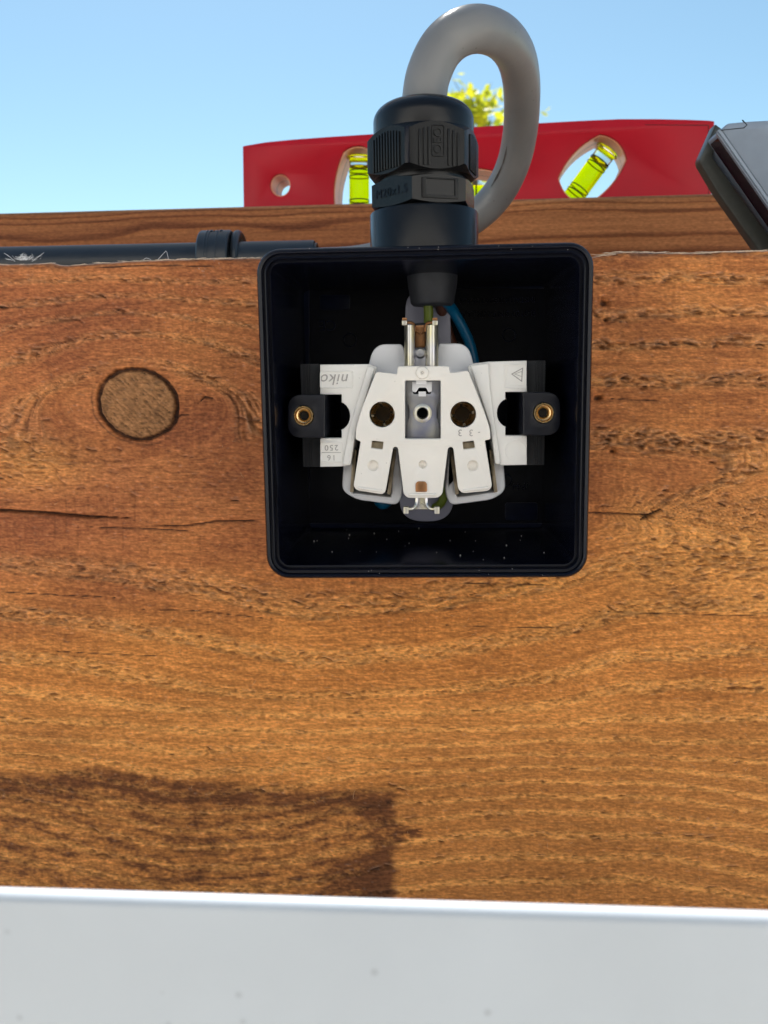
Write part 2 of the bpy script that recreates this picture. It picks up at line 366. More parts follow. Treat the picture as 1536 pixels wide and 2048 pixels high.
def grid_mesh(name, X, Y, Z, mt, attrs, parent=None, loc=None):
    nr, nc = X.shape; loc = loc or Vector((0, 0, 0))
    co = np.stack([(X - loc[0]).ravel(), (Y - loc[1]).ravel(), (Z - loc[2]).ravel()], 1) * S
    me = bpy.data.meshes.new(name); me.vertices.add(nr * nc); me.vertices.foreach_set('co', co.astype(np.float32).ravel())
    idx = np.arange(nr * nc).reshape(nr, nc)
    q = np.stack([idx[:-1, :-1], idx[1:, :-1], idx[1:, 1:], idx[:-1, 1:]], -1).reshape(-1, 4)
    me.loops.add(q.size); me.loops.foreach_set('vertex_index', q.ravel().astype(np.int32))
    me.polygons.add(len(q)); me.polygons.foreach_set('loop_start', (np.arange(len(q)) * 4).astype(np.int32)); me.polygons.foreach_set('loop_total', np.full(len(q), 4, np.int32))
    me.polygons.foreach_set('use_smooth', np.ones(len(q), bool)); me.update(calc_edges=True); me.validate()
    me.materials.append(mt)
    for n, a in attrs.items(): set_attr(me, n, a)
    o = bpy.data.objects.new(name, me); COL.objects.link(o)
    if parent is not None: o.parent = parent
    else: o.location = loc * S
    WL[o.name] = Vector(loc)
    return o
BY = 50.0                                           # beam face
BTOP = P(850, 512, BY).z
def build_beam():
    us = np.concatenate([[-2400, -1600, -1000, -600, -380], np.arange(-260, 1800, 2.0), [1920, 2200, 2700, 3400, 4200]])
    ts = np.concatenate([np.linspace(0, 1, 650)])
    topu = [-2400, -100, 0, 60, 100, 118, 135, 200, 262, 330, 400, 500, 540, 1180, 1215, 1250, 1340, 1400, 1440, 1480, 1536, 1700, 4200]
    topv = [575, 531, 528, 527, 524, 529, 530, 525, 522, 519, 517, 515, 515, 514, 507, 503, 505, 506, 503, 502, 501, 500, 430]
    vt = np.interp(us, topu, topv) + 1.3 * fbm(us / 40, us * 0 + .5, 3)
    vb = np.interp(us, [-2400, 4200], [2150, 2150])
    U = np.repeat(us[None], len(ts), 0); V = vt[None] + (vb - vt)[None] * ts[:, None]
    # growth-ring field
    bfade = lambda q: 1 - sst(300, 500, q)
    bu = np.interp(U, [-300, 0, 200, 400, 600, 850, 1100, 1250, 1400], [100, 110, 135, 170, 208, 195, 155, 110, 100])
    dvv = V - 1020; dl = np.maximum(dvv, 0); dl = dl - (bu - 138) * sst(0, 1, dl / np.maximum(bu, 1)) * bfade(dl)
    wob = 30 * fbm(U / 260, V / 120, 21, 3) + 11 * fbm(U / 55, V / 30, 22, 3)
    du = np.maximum(U - 1150, 0) * .85
    Dup = np.sqrt(np.maximum(-dvv, 0) ** 2 + (du * np.exp(-np.maximum(-dvv, 0) / 90)) ** 2)
    kb = np.exp(-((U - 275) / 230) ** 2)
    Dup = Dup - 185 * kb * np.clip(1 - (Dup - 250) / 215, 0, 1.1) * sst(100, 240, Dup)
    sw = np.interp(U, [-300, 0, 180, 350, 560, 768, 900, 1050, 1300, 1536, 1800], [-75, -62, -22, 14, 6, -36, -50, -58, -52, -16, 10])
    Dlo = np.sqrt(dl ** 2 + (du * np.exp(-dl / 70)) ** 2) - sw * sst(400, 590, dvv)
    iu = np.interp(Dup + wob, [-50, 0, 138, 250, 329, 393, 455, 515, 575], [-.3, 0, 1, 2, 3, 4, 5, 6, 7])
    il = np.interp(Dlo + wob * .7, [-50, 0, 138, 235, 330, 385, 435, 480, 520, 555, 595, 627, 662, 705, 752, 800, 850, 1130], [-.3, 0, 1, 2, 3, 4, 5, 6, 7, 8, 9, 10, 11, 12, 13, 14, 15, 21])
    up = dvv < 0; idx = np.where(up, iu, il); D = np.where(up, Dup, Dlo)
    fr = idx - np.floor(idx + .5)                    # -0.5..0.5, 0 on a ring
    side = np.where(up, fr, -fr)
    rough = sst(-.16, -.03, side) * (1 - sst(.12, .34, side + .10 * fbm(U / 60, V / 20, 31, 3)))
    mid = sst(1380, 1500, V); farr = sst(1180, 1330, U) * sst(-60, 0, dvv) * (1 - sst(100, 220, dvv))
    leftp = np.exp(-((U - 60) / 130) ** 2 - ((V - 920) / 50) ** 2)
    rough = np.clip(rough * np.where(idx > .4, 1, 0) + farr * .9 + leftp * .9, 0, 1)
    midr = np.exp(-((U - 420) / 260) ** 2 - ((V - 960) / 55) ** 2) * .4
    rough = np.clip(rough + midr * (.5 + fbm(U / 50, V / 25, 35, 3)), 0, 1)
    kx, ky = U - 276, V - 808; ca, sa = math.cos(.35), math.sin(.35)
    ka, kbq = (kx * ca + ky * sa) / 80, (-kx * sa + ky * ca) / 69
    kr = np.sqrt(ka ** 2 + kbq ** 2) + .085 * fbm(kx / 26, ky / 26, 41, 3); kang = np.arctan2(kbq, ka)
    knot = 1 - sst(.93, .99, kr); nearknot = 1 - sst(1.0, 1.6, kr)
    rough = rough * (1 - nearknot)
    # surface detail
    G = D * 1.0
    torn = fbm(U / 17 + G / 16, G / 5.5, 51, 4); torn2 = fbm(U / 44, G / 8, 55, 4)
    fine = fbm(U / 9, V / 3.2, 61, 3); streaks = .65 * fbm(U / 48, G / 3.4, 65, 4) + .6 * fbm(U / 30, V / 2.6, 66, 3); str2 = fbm(U / 320, G / 11, 69, 3)
    saw = fbm(U / 4.5 + V / 300, V / 110, 71, 2) * sst(-.25, .3, fbm(U / 190, V / 70, 72, 2)) * (1 - rough)
    blot = fbm(U / 260, V / 140, 81, 4)
    ledge0 = sst(-.14, -.07, side) * (1 - sst(-.06, .02, side)) * (idx > .6) * (1 - nearknot) * np.where(V > 1400, .2, 1) * rough
    H = rough * (torn * .95 + torn2 * .65 - .12 + np.abs(fbm(U / 26 - G / 20, G / 9, 57, 3)) * .5) * np.where(V > 1400, .6, 1)
    H += fine * (.05 + .10 * rough) + streaks * .05 + saw * .07 + torn2 * .12
    # a sharp little ledge where each torn band ends
    ledge = sst(-.16, -.06, side) * (1 - sst(-.06, .1, side)) * (idx > .6) * (1 - nearknot) * np.where(V > 1400, .3, 1); H += ledge * .22 * (.5 + torn2)
    pit = sst(.06, .34, -(torn * .8 + torn2 * .6)) * rough  # pits darkened in colour: painted crevice shade plus dirt
    sliver = sst(.17, .34, -fbm(U / 30 + G / 22, G / 3.6, 58, 3)) * (.25 + .75 * rough)
    chip = sst(.24, .36, -fbm(U / 13, V / 4.5, 59, 2)) * sst(-.1, .25, fbm(U / 140, V / 60, 60, 2))
    dark = np.clip(pit * .50 + sliver * .42 + chip * .25 + ledge0 * .45 * sst(-.1, .2, torn2), 0, .72)
    # knot
    kn_f = fbm((kx * .8 + ky * .6) / 16, (kx * .6 - ky * .8) / 3.4, 91, 3)
    ring = (1 - sst(.025, .085, np.abs(kr - 1.0 - .02 * fbm(kx / 9, ky / 9, 94, 2)))) * np.clip(.95 + .7 * fbm(kang * 2.5, kr * 2, 93, 3), .45, 1.0)
    ring2 = np.exp(-((kr - .92 - .03 * np.sin(kang * 2)) / .03) ** 2) * .55 * sst(-.3, .4, np.sin(kang * 1 + .2))
    ringo = np.exp(-((kr - 1.16 - .03 * np.sin(3 * kang)) / .022) ** 2) * sst(-.1, .7, np.sin(kang - .3)) * .6
    dark = np.maximum(dark, ringo)
    H = H * (1 - knot) + knot * (kn_f * .8 + .12) - ring * 1.0
    dark = np.maximum(dark, np.clip(ring * 1.05, 0, .93)); dark = np.maximum(dark, ring2); dark = np.maximum(dark, knot * sst(.04, .35, -kn_f) * .62); dark = np.maximum(dark, knot * sst(.1, .35, fbm(kx / 26, ky / 20, 95, 2)) * .35)
    dark = np.maximum(dark, np.exp(-((U - 232) / 5) ** 2 - ((V - 742) / 4) ** 2) * .7)
    # cracks and checks
    def crack(pts, w, d, amp=2.5, seed=0):
        nonlocal H, dark
        xs = [p[0] for p in pts]; ys = [p[1] for p in pts]
        cv = np.interp(U, xs, ys) + amp * fbm(U / 28, U * 0 + seed, 101 + seed, 3)
        t = np.clip((U - xs[0]) / (xs[-1] - xs[0]), 0, 1); ww = w * np.minimum(1, 5 * np.minimum(t + .12 * (xs[0] < 0), 1 - t + .12 * (xs[-1] > 1536))) * (1 + .5 * fbm(U / 40, U * 0, 111 + seed, 2))
        m = np.exp(-((V - cv) / np.maximum(ww, .2)) ** 2) * ((U > xs[0]) & (U < xs[-1])) * (ww > .15)
        H = H - m * d; dark = np.maximum(dark, np.clip(m * 1.15, 0, .95))
    crack([(-150, 1012), (0, 1021), (90, 1026), (180, 1034), (276, 1037)], 2.7, 1.6, 1.8, 1)
    crack([(165, 1054), (280, 1057), (400, 1063)], 1.4, .5, 1.5, 2)
    crack([(280, 1051), (370, 1052), (430, 1043), (540, 1040)], 1.7, .8, 2, 3)
    crack([(1165, 1025), (1230, 1027), (1310, 1030)], 1.8, .8, .8, 4)
    crack([(-100, 1180), (0, 1184), (120, 1190), (245, 1196)], .9, .2, .8, 5); crack([(265, 1218), (400, 1222), (560, 1240)], .8, .15, 1, 6)
    crack([(1180, 1222), (1330, 1228), (1600, 1233)], 1.0, .3, 1.2, 7); crack([(880, 1250), (1000, 1254), (1150, 1257)], .8, .2, 1, 8)
    crack([(1210, 797), (1290, 800), (1340, 804)], 1.1, .4, .8, 9); crack([(100, 1302), (250, 1310), (360, 1313)], .8, .15, 1, 10)
    crack([(150, 536), (300, 531), (460, 533)], 1.1, .4, 1, 11); crack([(395, 807), (410, 794), (432, 798)], 1.6, .6, .5, 12); crack([(350, 838), (362, 830), (380, 829)], 1.5, .6, .5, 13)
    crack([(1280, 1040), (1310, 1024), (1325, 1018)], 3, .9, 1, 14); crack([(900, 1166), (1000, 1168), (1120, 1171)], 1.0, .3, 1, 15)
    for s_, (x, y0, y1) in enumerate([(132, 990, 1090), (150, 985, 1040), (156, 1030, 1110), (215, 985, 1075), (246, 1040, 1110), (270, 960, 1060), (296, 1083, 1120), (316, 980, 1010), (400, 1060, 1142), (227, 985, 1040), (1376, 810, 845), (1403, 915, 965), (110, 1035, 1075)]):
        m = np.exp(-((U - x - 2 * fbm(V / 18, V * 0 + s_, 130, 2)) / 1.2) ** 2) * sst(y0, y0 + 15, V) * (1 - sst(y1 - 20, y1, V)); m = m * np.clip(.6 + 1.5 * fbm(V / 16, V * 0 + s_ + 5, 131, 2), 0, 1); H -= m * .2; dark = np.maximum(dark, m * .38)
    # torn curls: short lifted tears with a bright lip, thickest in the torn bands
    rs = np.random.RandomState(77); lip = np.zeros_like(H); nrow, ncol = H.shape; n_done = 0
    c0_ = int(np.searchsorted(us, -260)); r_of = lambda y, x: int(round((y - float(np.interp(x, us, vt))) / (2150 - float(np.interp(x, us, vt))) * (len(ts) - 1)))
    for _ in range(14000):
        if n_done > 1000: break
        x = rs.uniform(-200, 1740); y = rs.uniform(535, 1800); ci = c0_ + int((x + 260) / 2); ri = r_of(y, x)
        if 520 < x < 1190 and y < 1160: continue
        if not (0 < ri < nrow and 0 < ci < ncol): continue
        p_ = (rough[ri, ci] ** 1.3) * (1.0 if y < 1230 else .25) * (1.0 if x > 1150 and y < 950 else .45)
        if knot[ri, ci] > .1 or nearknot[ri, ci] > .6 or rs.rand() > p_: continue
        n_done += 1
        big = p_ > .5; L_ = rs.uniform(5, 13) * (1.5 if (big and rs.rand() < .2) else 1); W_ = rs.uniform(1.6, 3.0) * (1.2 if big else .8); th = rs.normal(.10 if x < 700 else -.04, .20); cv_ = rs.normal(0, .011)
        w_ = int(L_ / 2 + 10); a0, a1 = max(0, ri - int(w_ * .9)), min(nrow, ri + int(w_ * .9)); b0, b1 = max(0, ci - w_), min(ncol, ci + w_)
        uu = U[a0:a1, b0:b1] - x; vv = V[a0:a1, b0:b1] - y; q1 = uu * math.cos(th) + vv * math.sin(th); q2 = -uu * math.sin(th) + vv * math.cos(th) - cv_ * q1 ** 2
        env = np.exp(-(q1 / L_) ** 4); m = env * np.exp(-(q2 / W_) ** 2); m = m * np.clip(.95 + 1.1 * torn[a0:a1, b0:b1], 0, 1.2); amp = rs.uniform(.4, 1.0)
        H[a0:a1, b0:b1] -= m * .75 * amp; dark[a0:a1, b0:b1] = np.maximum(dark[a0:a1, b0:b1], m * .95 * amp)
        m2 = env * np.exp(-((q2 + W_ * 1.9) / (W_ * .9)) ** 2) * amp; H[a0:a1, b0:b1] += m2 * .26; lip[a0:a1, b0:b1] = np.maximum(lip[a0:a1, b0:b1], m2)
    # small holes beside the box
    for x, y, r in ((1207, 607, 8), (1195, 797, 7), (1212, 640, 5), (1225, 903, 5), (310, 1500, 0)):
        if r: m = np.exp(-(((U - x) / (r * 1.3)) ** 2 + ((V - y) / r) ** 2) * (1 + 1.2 * fbm(U / 6, V / 6, 140, 2))); H -= m * 1.2; dark = np.maximum(dark, sst(.35, .9, m) * .85)
    # stain, flecks, colour drift
    gold = np.clip(.16 + sst(1000, 1330, V + .10 * (U - 768)) * .95 + .34 * sst(900, 1500, U) + .55 * blot + .35 * leftp * 1.5, 0, 1)
    stx = 795 + 34 * fbm(V / 14, U / 60, 151, 4) + np.where((V > 1650) & (V < 1685), 80 * np.exp(-((V - 1665) / 14) ** 2) * (.6 + 1.6 * fbm(U / 25, V / 5, 157, 3)), 0)
    ub = np.interp(U, [-300, 0, 100, 190, 330, 550, 768], [1525, 1545, 1550, 1532, 1556, 1574, 1582]) + 16 * fbm(U / 30, V / 15, 152, 4)
    ins = sst(-12, 14, V - ub + 10 * fbm(U / 12, V / 6, 156, 3)) * (1 - sst(-16, 10, U - stx))
    st = ins * np.clip(.27 + .46 * np.exp(-((V - ub - 22) / 30) ** 2) + .55 * (1 - rough) * sst(-.1, .25, fbm(U / 90, G / 16, 153, 4)) + .9 * np.exp(-((U - stx + 30) / 34) ** 2) * .55 + .5 * sst(1700, 1740, V) * sst(600, 700, U) + 1.0 * fbm(U / 34, V / 12, 154, 4) + .8 * fbm(U / 9, V / 6, 155, 3), 0, .9)
    lw = sst(1420, 1520, V) * (1 - ins) * sst(720, 860, U); st = np.maximum(st, lw * (1 - rough) * np.clip(.18 + .6 * str2 + .3 * blot + .2 * torn2, 0, .48))
    st = np.maximum(st, sst(.22, .55, blot + .4 * str2) * .25)
    topd = (1 - sst(0, 26, V - np.interp(U, us, vt)))
    fl = sst(.26, .48, fbm(U / 30, V / 9, 161, 3)) * sst(-.05, .2, fbm(U / 190, V / 90, 164, 2) + .08 * (U > 1150)) * .8
    fl = np.maximum(fl, topd * sst(-.1, .3, fbm(U / 60, V / 14, 167, 3)) * .55); fl = np.maximum(fl, rough * .30 * sst(0, .3, torn2) * (V < 1330))
    fl = fl * (1 - knot)
    pale = np.exp(-((V - np.interp(U, us, vt)) / 1.6) ** 2) * .9  # sunlit top edge painted as a pale line
    pale = np.maximum(pale, lip * .16)
    pale = np.maximum(pale, sst(.24, .42, torn) * rough * .22 + sst(.30, .42, fbm(U / 16, V / 3.2, 173, 2)) * .12)
    pale = np.maximum(pale, sst(.2, .4, fbm(U / 9, V / 5, 171, 3)) * np.exp(-((U - 420) / 34) ** 2 - ((V - 533) / 10) ** 2) * .9)
    band = np.clip(.16 + .62 * rough + .95 * torn * rough + .5 * torn2 * rough + .45 * streaks + .45 * str2 + .5 * fine + .22 * saw + .3 * blot, 0, 1)
    band = np.clip(np.where(V > 1400, .20 + .85 * band, band) + .25 * sst(.15, .4, torn) * rough, 0, 1)
    streak = np.clip(1 + .55 * streaks + .40 * str2 + .22 * saw + .65 * fine + .40 * blot + .3 * torn, .4, 1.7)
    H = H * 1.15
    X, Z = np_P(U, V, BY); Yv = BY - H
    Z[0, :] = Z[0, :]; zt = Z[0].copy()
    # round over the top arris and run the top face back
    k = np.exp(-((V - np.interp(U, us, vt)) / 5) ** 2); Yv = Yv + k * .9
    nb = 14; tops = []
    backs = np.concatenate([[.6, 1.4, 2.6, 4.5, 8], np.linspace(14, 78, nb - 5)])
    add = lambda A, f: np.concatenate([f, A], 0)
    rowsX = np.repeat(X[:1], nb, 0); rowsY = np.stack([Yv[0] + b for b in backs[::-1]]); rowsZ = np.stack([zt + (BTOP - .3 - zt) * min(1, b / 30) + .5 * fbm(us / 25, us * 0 + b / 12, 181, 3) * min(1, b / 3) for b in backs[::-1]])
    rowsZ = np.minimum(rowsZ, np.maximum(zt, BTOP - .3)[None])
    ex = lambda A, val=None: np.concatenate([np.repeat((A[:1] if val is None else A[:1] * 0 + val), nb, 0), A], 0)
    X = add(X, rowsX); Yv = add(Yv, rowsY); Z = add(Z, rowsZ)
    attrs = {'grain': [ex(band), ex(gold), ex(fl, .2), ex(st, 0)], 'marks': [ex(knot, 0), ex(dark, 0), ex(streak, 1.1), ex(pale, .25)]}
    # close the back and the underside
    X = np.concatenate([X, X[-1:], X[:1]], 0); Yv = np.concatenate([Yv, Yv[-1:] * 0 + BY + 78, Yv[:1] * 0 + BY + 78], 0); Z = np.concatenate([Z, Z[-1:], Z[:1] - 1], 0)
    for n in attrs: attrs[n] = [np.concatenate([a, a[-1:], a[:1]], 0) for a in attrs[n]]
    loc = Vector((0, BY + 39, float(Z.min())))
    o = grid_mesh('wooden_beam', X, Yv, Z, WOOD, attrs, None, loc)
    tag(o, 'thick rough-sawn reddish brown timber beam with round knot, carrying the black box', 'beam')
    # loose fibres lifted by the saw
    mb = MB(); r = random.Random(5)
    for i in range(230):
        x, y = r.uniform(-20, 1560), r.uniform(560, 1780) if r.random() < .35 else r.uniform(1180, 1700)
        if 515 < x < 1195 and y < 1165: continue
        a = r.gauss(0, .9) if r.random() < .6 else r.gauss(1.3, .5); L = r.uniform(3, 15) * (1 if r.random() < .9 else 1.7)
        p = P(x, y, BY - .45); q = []
        bend = r.uniform(-.8, .8)
        for k in range(5):
            t = k / 4; ang = a + bend * t; p = p + Vector((math.cos(ang), 0, math.sin(ang))) * mm(L, BY) / 4
            q.append(p + Vector((0, -.35 - .9 * math.sin(t * math.pi) * r.random(), 0)))
        mb.add(*tube(q, [.035, .05, .05, .04, .02], 4, False))
    f = mb.build('loose_fibre', M['fibre'], o); tag(f, kind='stuff')
    mb = MB()
    for i in range(150):                              # frayed fibres along the top arris, sunlit brightness put into their colour
        x = r.choice([r.uniform(-20, 520), r.uniform(280, 520), r.uniform(1190, 1540), r.uniform(1190, 1540), r.uniform(1400, 1540)]); y = float(np.interp(x, us, vt))
        a = r.choice([0, math.pi]) + r.gauss(0, .10); L = r.uniform(6, 34)
        p = P(x, y + 1.5, BY + r.uniform(-.6, 1.0)); q = []
        for k in range(6): t = k / 5; q.append(p + Vector((math.cos(a), 0, abs(math.sin(a)) * .4 * t)) * mm(L, BY) * t + Vector((0, r.uniform(-.15, .15), r.uniform(-.05, .12) + .2 * math.sin(t * 3) * r.random())))
        mb.add(*tube(q, [.03, .06, .08, .07, .05, .02], 4, False))
    f = mb.build('frayed_edge', M['fibresunlit'], o); tag(f, kind='stuff')
    return o
beam = build_beam()
# ------------------------------------------------------------------ the planed timber behind
RY = 180.0
def build_rear():
    us = np.concatenate([[-2600, -1500, -700], np.arange(-300, 1860, 3.0), [2300, 3000, 4200]])
    p0, p1 = P(0, 425, RY), P(1430, 386, RY); zt = p0.z; zt = (p0.z + p1.z) / 2
    zs = np.concatenate([np.linspace(0, 46, 160), [60, 90, 130]])
    X0, _ = np_P(us, us * 0 + 405, RY); X = np.repeat(X0[None], len(zs), 0); Zr = zs[:, None] + 0 * X
    tilt = (p1.z - p0.z) / (p1.x - p0.x); Z = zt + tilt * (X - (p0.x + p1.x) / 2) - Zr
    w = .8 * fbm(X / 60, Zr / 20, 201, 3)
    idx = (Zr + 3.2 * fbm(X / 120, X * 0 + .3, 202, 2) + 1.1 * fbm(X / 45, Zr / 9, 203, 2) + w) / np.interp(Zr, [0, 6, 14, 40], [1.7, 2.2, 4.2, 6.0])
    fr = idx - np.floor(idx); late = sst(.55, .9, fr) * (1 - sst(.93, 1, fr))
    stk = fbm(X / 30, Zr / .5, 205, 3); st2 = fbm(X / 80, Zr / 2.5, 206, 3)
    band = np.clip(.62 - .62 * late + .35 * stk + .3 * st2, 0, 1); gold = np.clip(.35 + .6 * sst(-20, 60, X) + .5 * st2, 0, 1)
    dark = late * .16 + sst(.3, .5, fbm(X / 90, Zr / .45, 207, 2)) * .35; H = .12 * fr + .10 * stk
    Y = RY - H
    rr = np.minimum(1, Zr / 2.2); Y = Y + 2.2 * (1 - np.sqrt(np.clip(1 - (1 - rr) ** 2, 0, 1)))
    backs = np.array([110., 60, 20, 6, 1.5])
    X = np.concatenate([np.repeat(X[:1], 5, 0), X, X[-1:], X[:1]]); Z = np.concatenate([np.repeat(Z[:1], 5, 0) + 0, Z, Z[-1:], Z[:1]])
    Yt = np.stack([Y[0] + b for b in backs]); Y = np.concatenate([Yt, Y, Y[-1:] * 0 + RY + 112, Y[:1] * 0 + RY + 112])
    ex = lambda A: np.concatenate([np.repeat(A[:1], 5, 0), A, A[-1:], A[:1]])
    attrs = {'grain': [ex(band), ex(gold), ex(band * 0), ex(np.clip(late * .35, 0, 1))], 'marks': [ex(band * 0), ex(dark), ex(np.clip(1 + .4 * stk + .3 * st2, .5, 1.5)), ex(np.exp(-(Zr / .9) ** 2) * .35)]}
    o = grid_mesh('wooden_beam', X, Y, Z, WOOD2, attrs, None, Vector((0, RY + 56, float(Z.min()))))
    tag(o, 'smooth planed brown timber behind the rough beam, with the red spirit level standing on it', 'beam')
    return lambda x: zt + tilt * (x - (p0.x + p1.x) / 2)
rear_z = build_rear()
# ------------------------------------------------------------------ junction box
xl, xr = P(521.5, 825, 0).x, P(1183, 825, 0).x; zt_, zb_ = P(850, 489.5, 0).z, P(850, 1157.5, 0).z
cxb, czb = (xl + xr) / 2, (zt_ + zb_) / 2; hw, hh = (xr - xl) / 2, (zt_ - zb_) / 2
jb = empty('junction_box', (cxb, BY - .8, zb_), 'open black square plastic box on the beam, white socket insert inside', 'junction box')
def rr_loop(w, h, r, n=8):
    out = []
    for sx, sz, a0 in ((1, 1, 0), (-1, 1, 90), (-1, -1, 180), (1, -1, 270)):
        for k in range(n + 1):
            a = math.radians(a0 + 90 * k / n); out.append((cxb + sx * (w - r) + r * math.cos(a), czb + sz * (h - r) + r * math.sin(a)))
    return out
def loft(rings, closeback=True, closefront=False):
    V = []; Fc = []; n = len(rings[0][0])
    for l, y in rings: V += [(x, y, z) for x, z in l]
    for i in range(len(rings) - 1):
        a, b = i * n, (i + 1) * n; Fc += [(a + k, a + (k + 1) % n, b + (k + 1) % n, b + k) for k in range(n)]
    Fc.append(tuple(range(n)))
    Fc.append(tuple(range(len(V) - n, len(V)))); return V, Fc
R0 = 5.4
prof = [(1.6, BY - .8), (1.2, 30), (.5, 6), (.0, 4.5), (0, 1.1), (.12, .5), (.45, .1), (.85, 0), (1.1, .15), (1.25, .9), (1.75, .9), (1.85, .35), (2.05, .25), (2.2, .45), (2.3, 1.5), (2.75, 1.5), (2.85, 1.0), (3.0, 1.0), (3.1, 1.6), (3.3, 5), (4.0, BY - 2.8)]
V, Fc = loft([(rr_loop(hw - i, hh - i, max(.6, R0 - i)), y) for i, y in prof])
body = mk('box_body', V, Fc, M['box'], jb, 30)
BB = BY - 2.8                                        # inner back wall
tag(body)
mb = MB()
mb.add(*plate(rnd(pp([(640, 590), (700, 590), (700, 620), (640, 620)], BB), .8), [], BB - .35, BB + .2, .1))
mb.add(*plate(rnd(pp([(1010, 1005), (1075, 1005), (1075, 1040), (1010, 1040)], BB), .8), [], BB - .35, BB + .2, .1))
for c in ((1018, 670), (1010, 960), (700, 680)): mb.add(*plate(circ(P2(c[0], c[1], BB), 1.9), [circ(P2(c[0], c[1], BB), 1.6)], BB - .3, BB + .2, .05))
mb.add(*plate(pp([(607, 568), (1099, 568), (1099, 1056), (607, 1056)], BB), [pp([(619, 577), (1090, 577), (1090, 1046), (619, 1046)], BB)], BB - .8, BB + .2, .2))
mb.build('moulded_relief', M['boxin'], jb)
def rot180(cx_, cy_, Y, h0=0):
    c = P(cx_, cy_, Y); return lambda x, y, h: Vector((c.x - x, Y - h0 + h, c.z - y))
def relief(s, size, cx_, cy_, Y, name, mt, par, depth=.3, rot=True, **k):
    c = P(cx_, cy_, Y); sg = -1 if rot else 1
    return text_mesh(s, size, lambda x, y, h: Vector((c.x + sg * x, Y - h, c.z + sg * y)), name, mt, par, depth * 2, **k)
relief('B-9100 SINT-NIKLAAS', 2.2, 993, 627, BB, 'raised_lettering', M['boxin'], jb, .3)
relief('INSTALLATIEMATERIAAL', 1.9, 993, 600, BB, 'raised_lettering', M['boxin'], jb, .3)
relief('IP44', 2.6, 1040, 972, BB, 'raised_lettering', M['boxin'], jb, .3)
relief('CE', 4, 655, 650, BB, 'raised_lettering', M['boxin'], jb, .3)
# side rails and screw lugs
for sgn in (-1, 1):
    LY = 9.0
    if sgn < 0: a, b_, y0, y1, ix, iy = 575, 650, 789, 876, 607, 831.5; ra, rb, q0, q1 = 603, 640, 728, 934
    else: a, b_, y0, y1, ix, iy = 1121, 1046, 784, 871, 1087.5, 826; ra, rb, q0, q1 = 1090, 1054, 721, 930
    L = pp([(a, y0), (b_, y0), (b_, y1), (a, y1)], LY); L = rnd(L, [3.4, .3, .3, 3.4], 8)
    c = P2(ix, iy, LY)
    mb = MB(); mb.add(*plate(L, [circ(c, 2.35, 36)], LY, LY + 3, .35)); mb.add(*plate(inset(L, .05), [], LY + 2.9, BB, .05))
    e = b_ + sgn * -1 * 0
    lug = mb.build('screw_lug', M['lug'], jb)
    cc = Vector((c[0], LY, c[1]))
    ins = mk('brass_insert', *lathe([(2.32, 2.6), (2.32, -.1), (2.2, -.28), (2.02, -.28), (1.82, .05), (1.75, .9), (1.45, 1.05), (1.3, .8), (1.2, .9), (1.08, 1.4), (1.05, 2.6)], cc, (0, 1, 0), 40), M['brass'], lug, 40)
    mk('screw_hole', *lathe([(0.01, 2.3), (1.08, 2.3), (1.08, 2.5), (.01, 2.5)], cc, (0, 1, 0), 24), M['hole'], ins)
    # ribbed rail behind the lug
    RYY = 16.0; x0, x1 = P(ra, 830, RYY).x, P(rb, 830, RYY).x; z1, z0 = P(ra, q0, RYY).z, P(ra, q1, RYY).z
    mb = MB(); xs = sorted((x0, x1)); mb.add(*box(xs[0], xs[1], RYY, BB, z0, z1, .15))
    w = xs[1] - xs[0]
    for k, f in enumerate((.06, .30, .42, .52)):
        f = f if sgn < 0 else 1 - f
        mb.add(*box(xs[0] + f * w - .14, xs[0] + f * w + .14, RYY - .28, RYY + .3, z0 + .2, z1 - .2, .08))
    mb.build('mounting_rail', M['rail'], jb)
# dust on the lower inner wall
mb = MB(); r = random.Random(3)
for i in range(26):
    y = r.uniform(3, 46); inn = 3.3 + (y - 5) * .7 / 42
    x = cxb + r.uniform(-.92, .92) * (hw - inn); z = czb - hh + inn + .1
    s_ = r.choice([.05, .07, .07, .1, .15]) * .9
    v, f = box(x - s_ * r.uniform(.6, 1.3), x + s_, y - s_, y + s_ * r.uniform(.5, 1.2), z - .15, z + s_ * 1.4, .02); mb.add(v, f)
for i in range(16):
    x, y = r.choice([(r.uniform(560, 1150), r.uniform(1137, 1152)), (r.uniform(560, 1170), r.uniform(492, 500))]); p = P(x, y, .2); s_ = .05
    mb.add(*box(p.x - s_, p.x + s_, .0, .5 if y > 1000 else .3, p.z - s_, p.z + s_, .015))
tag(mb.build('dust', M['dust'], jb), kind='stuff')
# ------------------------------------------------------------------ socket mechanism
Yf, Yw, Yt, Ys = 9.0, 12.5, 17.0, 30.0
sm = empty('socket_mechanism', (*(lambda p: (p.x, Ys, p.z))(P(845, 1043, Ys)),), 'white wall socket insert with two pin holes and steel earth strip, lettering upside down', 'socket')
# support plate
mk('support_plate', *plate(rnd(pp([(812, 578), (900, 578), (908, 1043), (797, 1043)], Ys), [6, 6, 6.5, 6.5], 10), [], Ys, Ys + 3, .3), M['shadegrey'], sm)
